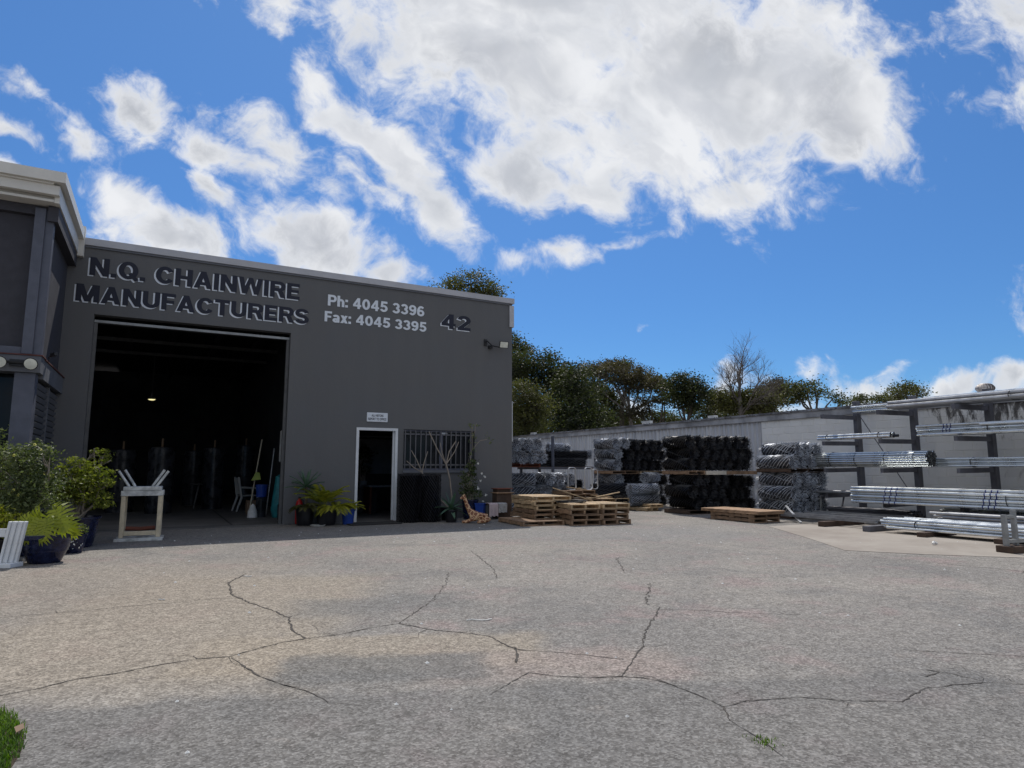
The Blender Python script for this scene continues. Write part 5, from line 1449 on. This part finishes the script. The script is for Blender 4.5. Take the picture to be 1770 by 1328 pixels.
def frond(mb, p_, d, L, q, nl=14, ll=.16, lw=.014, sag=.8):
    pts = []; c = Vector(p_); dd = Vector(d).normalized()
    for i in range(nl):
        pts.append(c.copy()); c = c + dd * L / nl; dd = (dd + Vector((0, 0, -sag / nl))).normalized()
    mb.tube(pts, .004, 3, cap=False)
    for i in range(2, nl):
        t_ = i / nl; ax = (pts[min(i + 1, nl - 1)] - pts[i - 1]).normalized(); sd_ = ax.cross(Vector((0, 0, 1)))
        if sd_.length < .05: sd_ = Vector((1, 0, 0))
        sd_.normalize()
        for sg_ in (1, -1):
            l2 = ll * (1 - .5 * abs(t_ - .4)) * q.uniform(.8, 1.1); e = (sd_ * sg_ + ax * .9 + Vector((0, 0, .1))).normalized()
            m1 = pts[i] + e * l2 * .5; tip = pts[i] + e * l2 + Vector((0, 0, -.25 * l2)); wn_ = ax * lw
            mb.add([pts[i], m1 + wn_, tip, m1 - wn_], [(0, 1, 2), (0, 2, 3)])


def palm(name, loc, label, m_, nfr, L, seed, up=.9, ll=.16, sag=1.2, lw=.014):
    q = random.Random(seed); o = empty(name, loc, 0, label, 'plant', GF); mb = MB()
    for i in range(nfr):
        a = 2.4 * i; u = up * q.uniform(.4, 1.3)
        frond(mb, (0.04 * math.cos(a), .04 * math.sin(a), 0), (math.cos(a), math.sin(a), u * 1.3), L * q.uniform(.7, 1.1), q, ll=ll, sag=sag, lw=lw)
    mb.build('fronds', m_, o); return o


def agave(name, loc, label, n_, L, seed, w_=.05, el0=75, el1=5, m_='leaf_agave', cat='plant'):
    q = random.Random(seed); o = empty(name, loc, 0, label, cat, GF)
    for i in range(n_):
        a = 2.4 * i; el = R(el0 + (el1 - el0) * i / n_); l2 = L * q.uniform(.85, 1.1)
        mb = MB(); c = Vector((0, 0, 0)); d = Vector((math.cos(a) * math.cos(el), math.sin(a) * math.cos(el), math.sin(el))); sd_ = Vector((-math.sin(a), math.cos(a), 0)); vs_ = []
        for j in range(6):
            t_ = j / 5; ww = w_ * (math.sin(math.pi * (t_ * .75 + .22))) if j < 5 else .002
            up_ = sd_.cross(d) * -1
            vs_ += [c + sd_ * ww + Vector((0, 0, .012)), c - Vector((0, 0, .006)), c - sd_ * ww + Vector((0, 0, .012))]
            c = c + d * l2 / 5; d = (d + Vector((0, 0, -.10))).normalized()
        mb.add(vs_, [(3 * j + k, 3 * j + k + 1, 3 * j + k + 4, 3 * j + k + 3) for j in range(5) for k in range(2)])
        mb.build('leaf', m_, o, smooth=True)
    return o


GQ = 'pots along the factory wall'
lathe_pot('plant_pot', bowl(.20, .40, .15), 'black_pot', (2.80, 14.38, 0), 'black pot nearest the open roller door', group=GQ)
lathe_pot('plant_pot', bowl(.24, .36, .17), 'black_pot', (3.22, 14.22, 0), 'wide black ribbed pot under the yellow green palm', group=GQ)
lathe_pot('plant_pot', [(0.001, 0), (.11, 0), (.14, .28), (.155, .285), (.155, .33), (.14, .33), (.135, .30)], 'blue_plastic', (3.68, 14.2, 0), 'bright blue bucket pot beside the office door', group=GQ)
agave('agave', (2.80, 14.36, .80), 'blue green rosette plant highest by the edge of the roller door', 22, .42, 51, .03, 80, -10)
MB().tube([(0, 0, -.42), (.02, 0, -.2), (0, 0, .02)], .03, 7).build('stem', 'bark', bpy.data.objects['agave'])
palm('palm', (3.14, 14.2, .42), 'upright yellow green palm in the wide black pot', 'leaf_yellow', 17, .62, 52, 1.5, .20, 1.3, .017)
palm('palm', (3.34, 14.02, .34), 'drooping yellow palm in front of the upright one', 'leaf_yellow', 15, .46, 53, .9, .17, 1.8, .016)
palm('palm', (2.78, 14.12, .36), 'small olive spiky palm spilling from the black pot by the roller door', 'leaf_olive', 15, .36, 54, .9, .14, 1.8, .013)
palm('palm', (3.68, 14.2, .31), 'small yellow striped plant in the blue bucket pot', 'leaf_yellow', 11, .32, 55, 1.3, .12, 1.5, .013)
sau = MB().lathe([(0.001, 0), (.13, 0), (.16, .025), (.15, .025), (.12, .012), (.001, .012)], n=24).build('saucer', 'plaster_white', smooth=True, loc=(3.0, 14.02, 0)); tag(sau, 'white plant saucer lying on the ground before the black pots', 'saucer')
# fire extinguisher
fx = empty('fire_extinguisher', (2.72, 14.61, 0), 0, 'red fire extinguisher half hidden behind the pots at the roller door', 'fire extinguisher')
MB().lathe([(0.001, .02), (.075, .02), (.08, .06), (.08, .42), (.06, .50), (.025, .53), (.025, .56)], n=20).build('cylinder', 'red_paint', fx, smooth=True)
MB().box(-.015, -.05, .56, .015, .06, .59).tube([(0, -.03, .57), (.08, -.05, .50), (.09, -.04, .2)], .012, 6).build('valve', 'black_plastic', fx)
# door mat
dm = MB().bev(3.62, 13.72, .004, 4.75, 14.32, .022, .006).build('door_mat', 'door_mat'); tag(dm, 'thin dark mat on the ground before the office door', 'mat')

# frangipani, agave, gardenia
lathe_pot('plant_pot', bowl(.20, .30, .15), 'black_pot', (6.02, 14.15, 0), 'black pot holding the bare frangipani behind the agave', group=GQ)
fr = empty('frangipani', (6.02, 14.15, .25), 0, 'bare branched frangipani reaching up in front of the barred window', 'plant', GF)
fb_ = MB(); q = random.Random(5)


def TB(pts, r0, r1): fb_.tube([Vector(p_) for p_ in pts], [r0 + (r1 - r0) * i / (len(pts) - 1) for i in range(len(pts))], 6)


TB([(.10, 0, 0), (.06, -.02, .35), (.0, -.05, .72), (-.10, -.06, 1.05), (-.35, -.08, 1.42), (-.55, -.08, 1.80)], .022, .013)
TB([(-.02, 0, .05), (-.3, -.05, .30), (-.55, -.1, .62), (-.72, -.12, .86)], .020, .014)
TB([(-.72, -.12, .86), (-.92, -.13, .97), (-1.10, -.14, 1.12)], .013, .009); TB([(-.72, -.12, .86), (-.85, -.1, 1.15), (-.98, -.1, 1.36)], .013, .008); TB([(-.72, -.12, .86), (-.66, -.1, 1.1), (-.58, -.1, 1.34)], .012, .008)
TB([(-.10, -.06, 1.05), (-.02, -.05, 1.35), (.15, -.05, 1.60)], .014, .010); TB([(-.10, -.06, 1.05), (.12, -.05, 1.35), (.22, -.05, 1.58)], .013, .009); TB([(-.10, -.06, 1.05), (-.22, -.1, 1.3), (-.28, -.1, 1.55)], .012, .008)
fb_.build('branches', 'bark_twig', fr, smooth=True)
agave('agave', (5.86, 13.62, .30), 'pale green agave with long leaves left of the giraffe', 16, .40, 61, .045, 80, -35)
lathe_pot('plant_pot', bowl(.15, .28, .11), 'black_pot', (5.86, 13.62, 0), 'dark pot under the agave beside the giraffe', group=GQ)
lathe_pot('plant_pot', bowl(.20, .46, .15), 'blue_glaze', (6.62, 14.25, 0), 'deep blue glazed pot behind the giraffe', group=GQ)
gp = shrub('gardenia', (6.62, 14.25, .45), [((-.05, 0, .35), (.20, .18, .38)), ((.02, 0, .80), (.13, .13, .30)), ((.1, 0, .15), (.2, .18, .18))], 'tall dark climbing plant with a few white flowers by the window end', 'leaf_shrub_dark', 1500, .06, 62, flowers=None, stems=5, cat='plant', group=GF)
wf = MB(); q = random.Random(4)
for (dx, dz) in ((.12, .86), (.30, .55), (.20, .45), (.12, .28), (.34, .12), (.26, -.03), (.22, .62)):
    for j in range(6): leaf_quads(wf, (dx + q.gauss(0, .012), -.18, dz + q.gauss(0, .015)), .05, q, .8)
wf.build('flowers', 'white_flower', gp)
up_ = MB(); up_.tube([(-.02, 0, .8), (.02, -.05, 1.25), (.0, -.08, 1.75)], .008, 5).tube([(.02, -.05, 1.2), (.22, -.06, 1.42), (.42, -.06, 1.46)], .007, 5).tube([(0, -.06, 1.5), (.08, -.06, 1.62), (.12, -.06, 1.85)], .007, 5)
up_.build('long_shoots', 'bark_twig', gp)
ul = MB(); q = random.Random(6)
for (x, z) in ((-.06, 1.82), (.0, 1.75), (.14, 1.8), (.02, 1.55), (.08, 1.45), (-.03, 1.35), (.4, 1.55), (.52, 1.38), (.46, 1.5), (.05, 1.2), (-.05, 1.1)):
    for j in range(4): leaf_quads(ul, (x + q.gauss(0, .03), -.07, z + q.gauss(0, .04)), .11, q, .3)
ul.build('shoot_leaves', 'leaf_shrub_dark', gp)

# crouching giraffe ornament: one skinned body
gi = empty('giraffe_ornament', (6.26, 13.12, 0), R(-YAW + 4), 'small lying giraffe ornament with raised neck on the ground', 'ornament')
V_g = [((.13, 0, .14), .10), ((.02, 0, .15), .105), ((-.10, 0, .18), .085), ((-.16, 0, .27), .062), ((-.21, 0, .38), .050), ((-.25, 0, .49), .043), ((-.28, 0, .57), .046), ((-.32, -.01, .56), .034), ((-.37, -.02, .535), .024),
       ((.25, 0, .10), .085), ((.32, 0, .07), .04), ((-.10, -.07, .08), .045), ((-.22, -.08, .035), .032), ((-.33, -.08, .03), .026), ((-.10, .07, .08), .045), ((-.22, .08, .035), .032), ((-.33, .08, .03), .026),
       ((.22, -.10, .08), .07), ((.10, -.15, .04), .038), ((.0, -.16, .03), .028), ((-.265, -.045, .61), .012), ((-.265, .045, .61), .012), ((-.275, -.018, .635), .009), ((-.275, .018, .635), .009)]
E_g = [(0, 1), (1, 2), (2, 3), (3, 4), (4, 5), (5, 6), (6, 7), (7, 8), (0, 9), (9, 10), (2, 11), (11, 12), (12, 13), (2, 14), (14, 15), (15, 16), (9, 17), (17, 18), (18, 19), (6, 20), (6, 21), (6, 22), (6, 23)]
me = bpy.data.meshes.new('body'); me.from_pydata([v[0] for v in V_g], E_g, [])
go_ = link('body', me, gi); me.materials.append(MATS['giraffe_coat'])
sk = go_.modifiers.new('skin', 'SKIN'); go_.modifiers.new('sub', 'SUBSURF').levels = 2; go_.modifiers['sub'].render_levels = 2
if not me.skin_vertices: me.attributes.new
lay = me.skin_vertices[0] if len(me.skin_vertices) else None
if lay is None:
    bm = bmesh.new(); bm.from_mesh(me); bm.verts.layers.skin.verify(); bm.to_mesh(me); bm.free(); lay = me.skin_vertices[0]
for i, (p_, r_) in enumerate(V_g): lay.data[i].radius = (r_, r_)
lay.data[0].use_root = True
for s_ in (-1, 1): MB().lathe([(.001, .009), (.007, .006), (.009, 0), (.007, -.006), (.001, -.009)], n=10).build('eye', 'black_plastic', gi, loc=(-.315, s_ * .036, .585))

# tubs, towel rail and stool beside the corner
tb1 = empty('blue_tub', (6.78, 14.0, .14), 0, 'blue plastic tub on a low stand right of the giraffe', 'tub')
MB().lathe([(0.001, 0), (.12, 0), (.15, .22), (.165, .225), (.165, .24), (.145, .24), (.12, .03), (.001, .03)], n=4).build('tub_body', 'blue_plastic', tb1)
gs = empty('plant_stand', (6.72, 13.98, 0), 0, 'low dull green metal stand under the blue tub', 'stand')
MB().box(-.16, -.12, .11, .22, .12, .135).build('top', 'green_metal', gs)
for x, y in ((-.15, -.11), (.19, -.11), (-.15, .09), (.19, .09)): MB().box(x, y, 0, x + .025, y + .025, .109).build('leg', 'green_metal', gs)
bn = empty('bench', (7.12, 13.95, 0), 0, 'low bench mostly covered by two towels', 'bench')
MB().bev(-.22, -.14, .33, .26, .16, .37, .004).build('seat', 'dark_timber', bn)
for x, y in ((-.20, -.12), (.21, -.12), (-.20, .12), (.21, .12)): MB().box(x, y, 0, x + .03, y + .03, .329).build('leg', 'dark_timber', bn)


def towel(x0, x1, drop, m_, label, seed, y0=-.17):
    q = random.Random(seed); mb = MB(); nx_, nz_ = 14, 10; vs_ = []
    for j in range(nz_ + 1):
        for i in range(nx_ + 1):
            x = x0 + (x1 - x0) * i / nx_; t_ = j / nz_
            if t_ < .35: y, z = y0 + .28 * (1 - t_ / .35), .382
            else: y, z = y0 - .01 + .014 * math.sin(i * 1.3 + seed) * (t_ - .3), .38 - (t_ - .35) / .65 * drop * (1 + .03 * math.sin(i))
            vs_.append((x, y, z))
    mb.add(vs_, [(j * (nx_ + 1) + i, j * (nx_ + 1) + i + 1, (j + 1) * (nx_ + 1) + i + 1, (j + 1) * (nx_ + 1) + i) for j in range(nz_) for i in range(nx_)])
    o_ = mb.build('towel', m_, smooth=True, loc=(7.12, 13.95, 0)); tag(o_, label, 'towel'); return o_


towel(-.22, .02, .30, 'pink_towel', 'faded pinkish towel hanging over the bench', 1)
towel(.03, .26, .22, 'stripe_towel', 'shorter grey striped towel hanging beside the pink one', 2)
stl = empty('timber_stool', (7.45, 14.15, 0), 0, 'rough timber box stool with a flat plank top against the wall by the corner', 'stool')
MB().bev(-.24, -.16, .60, .24, .2, .62, .003).build('top', 'pine_old', stl)
MB().bev(-.22, -.14, .70, .22, .2, .72, .003).build('shelf', 'red_timber', stl)
MB().box(-.2, -.1, 0, .2, .16, .598).build('body', 'dark_timber', stl)
MB().box(-.18, -.08, .621, .18, .16, .699).build('spacer', 'dark_timber', stl)

# ------------------------------------------------------------------ inside the shed
for k, (x, y, h_, r_) in enumerate([(.05, 20.0, 1.75, .32), (1.45, 21.5, 1.8, .30), (2.55, 23.5, 1.95, .28), (-.9, 21.0, 1.7, .34), (1.0, 23.8, 1.75, .3)]):
    o = empty('wrapped_roll', (x, y, .009), .7 * k, ['plastic wrapped roll standing in the dark shed behind the trestle', 'plastic wrapped roll standing in the middle of the dark shed', 'plastic wrapped roll with the brightest glints behind the white chair', 'dark wrapped roll standing deep left in the shed', 'wrapped roll standing furthest back in the shed'][k], 'wrapped roll', 'wrapped rolls inside the shed')
    q = random.Random(k); pr = [(0.001, 0), (r_, 0)] + [(r_ * (1 + q.uniform(-.05, .05)), h_ * j / 12) for j in range(1, 12)] + [(r_ * .95, h_), (r_ * .5, h_ + .02), (.001, h_ + .03)]
    MB().lathe(pr, n=22).build('wrapping', 'wrap_plastic', o, smooth=True)
    MB().tube([(0, 0, h_), (0, 0, h_ + .25)], .03, 6).build('core_tube', 'cardboard', o)
# pendant lamp
pl_ = empty('pendant_lamp', (-.33, 23.0, 3.35), 0, 'lit round lamp hanging in the dark shed', 'lamp')
MB().lathe([(.12, 0), (.10, .05), (.04, .12), (.03, .2)], n=18).tube([(0, 0, .2), (0, 0, 1.6)], .008, 4).build('shade', 'shed_steel', pl_, smooth=True)
MB().lathe([(.001, -.035), (.07, -.025), (.105, .0), (.07, .02), (.001, .02)], n=18).build('bulb', 'lamp_glow', pl_, smooth=True)
# white plastic chair, seen from the side
wc = empty('plastic_chair', (2.25, 19.9, .009), R(10), 'white plastic garden chair seen side-on inside the roller door', 'chair')
for y in (-.22, .22):
    MB().tube([(-.32, y, .0), (-.20, y, .40), (-.22, y, .46), (-.30, y * .9, .95)], [.026, .034, .03, .024], 6).build('rear_leg', 'chair_white', wc)
    MB().tube([(.30, y, 0), (.22, y, .42)], [.024, .03], 6).build('front_leg', 'chair_white', wc)
    MB().tube([(-.25, y, .66), (.15, y, .64), (.20, y, .62), (.22, y, .46)], [.022, .026, .024, .02], 6).build('armrest', 'chair_white', wc)
MB().bev(-.22, -.22, .41, .26, .22, .445, .01).build('seat', 'chair_white', wc)
for k in range(5): MB().obox((-.265, -.14 + k * .07, .70), (-.17, 0, 1), (1, 0, 0), (.48, .035, .015)).build('back_slat', 'chair_white', wc)
# tools, buckets, bags at the right jamb
o_ = MB().tube([(2.05, 17.6, .02), (2.32, 17.9, 1.95)], .016, 6).build('broom_handle', 'cream_timber'); tag(o_, 'longer pale broom handle leaning against the dark wall inside the door', 'broom')
o_ = MB().tube([(2.45, 17.5, .02), (2.62, 17.8, 1.72)], .014, 6).build('mop_handle', 'worn_white'); tag(o_, 'shorter pale mop handle leaning right of the broom', 'mop')
dp = empty('dustpan', (2.18, 17.5, .95), 0, 'lime green dustpan hung on the broom handle', 'dustpan')
MB().add([(-.12, 0, -.05), (.10, 0, -.03), (.07, 0, .14), (-.02, 0, .16), (-.12, -.05, -.05), (.10, -.05, -.03), (.07, -.03, .14), (-.02, -.03, .16)], [(0, 1, 2, 3), (7, 6, 5, 4), (0, 3, 7, 4), (1, 5, 6, 2), (3, 2, 6, 7)]).build('pan', 'lime', dp)
bk_ = empty('blue_bucket', (2.28, 17.2, .50), 0, 'blue bucket standing on a clear container inside the door', 'bucket')
MB().lathe([(0.001, 0), (.12, 0), (.14, .28), (.15, .28), (.15, .30), (.13, .30), (.11, .02), (.001, .02)], n=20).build('bucket_body', 'blue_plastic', bk_, smooth=True)
o_ = MB().lathe([(0.001, .01), (.12, .01), (.125, .45), (.10, .485), (.001, .49)], n=20).build('clear_container', 'wrap_plastic', loc=(2.28, 17.2, 0)); tag(o_, 'grey clear plastic container under the blue bucket', 'container')
q = random.Random(3)
o_ = MB().lathe([(0.001, .01), (.15, .01), (.19, .2), (.17, .45), (.13, .8), (.11, 1.0), (.03, 1.05)], n=14).build('teal_bag', 'teal_bag', loc=(2.66, 16.9, 0), smooth=True); tag(o_, 'tall teal plastic bag slumped against the door jamb', 'bag')
o_ = MB().lathe([(0.001, .01), (.09, .01), (.10, .35), (.04, .40), (.04, .44), (.001, .44)], n=16).build('white_bottle', 'wrap_plastic', loc=(2.60, 16.1, 0), smooth=True); tag(o_, 'large clear bottle on the floor in front of the teal bag', 'bottle')
o_ = MB().bev(-.16, -.14, .01, .14, .16, .34, .01).build('cardboard_box', 'cardboard', loc=(2.30, 19.0, 0)); tag(o_, 'brown cardboard box behind the white chair', 'box')
o_ = MB().bev(-.13, -.1, .01, .13, .12, .3, .01).build('cardboard_box', 'cardboard', loc=(2.2, 18.2, 0)); tag(o_, 'smaller brown box beside the blue bucket', 'box')
o_ = MB().lathe([(0.001, .01), (.12, .01), (.11, .15), (.05, .30), (.01, .34)], n=12).build('white_sack', 'plaster_white', loc=(2.08, 17.1, 0), smooth=True); tag(o_, 'small white sack on the shed floor by the buckets', 'sack')
o_ = MB().add([(2.352, 15.4, 2.05), (2.352, 15.75, 2.0), (2.34, 15.75, 1.45), (2.34, 15.4, 1.55)], [(0, 1, 2, 3)]); 
hc = MB().bev(2.50, 15.9, 1.35, 2.62, 16.2, 2.1, .02).build('hanging_cloth', 'plaster_white'); tag(hc, 'white cloth hanging inside the right edge of the roller door', 'cloth')
tbx = empty('work_table', (1.35, 22.2, .009), 0, 'dim round table in the shed left of the white chair', 'table')
MB().lathe([(.001, .70), (.5, .70), (.52, .73), (.001, .74)], n=28).build('tabletop', 'shed_steel', tbx, smooth=True)
for x, y in ((-.3, -.25), (.3, -.25), (0, .35)): MB().tube([(x * 1.2, y * 1.2, 0), (x * .8, y * .8, .7)], .025, 6).build('leg', 'shed_steel', tbx)

# office: desk and indoor plant
dk = empty('office_desk', (5.6, 17.2, .009), 0, 'desk edge seen through the open office door', 'desk')
MB().bev(-.7, -.3, .70, .8, .4, .74, .005).build('top', 'office_wall', dk)
MB().box(-.65, -.25, 0, -.6, .35, .699).box(.7, -.25, 0, .75, .35, .699).build('side_panel', 'red_timber', dk)
shrub('indoor_plant', (5.0, 17.8, .8), [((0, 0, .75), (.28, .25, .25)), ((0, 0, .35), (.15, .15, .2))], 'dark indoor plant silhouetted in the office', 'leaf_dark', 700, .08, 71, cat='plant', group='plants inside')
MB().lathe([(0.001, -.15), (.09, -.15), (.12, .06), (.11, .06)], n=16).build('pot', 'office_wall', bpy.data.objects['indoor_plant'])
cb_ = MB().bev(4.35, 17.6, .01, 5.35, 18.1, .64, .01).build('cabinet', 'office_dark'); tag(cb_, 'low dark cabinet under the indoor plant in the office', 'cabinet')
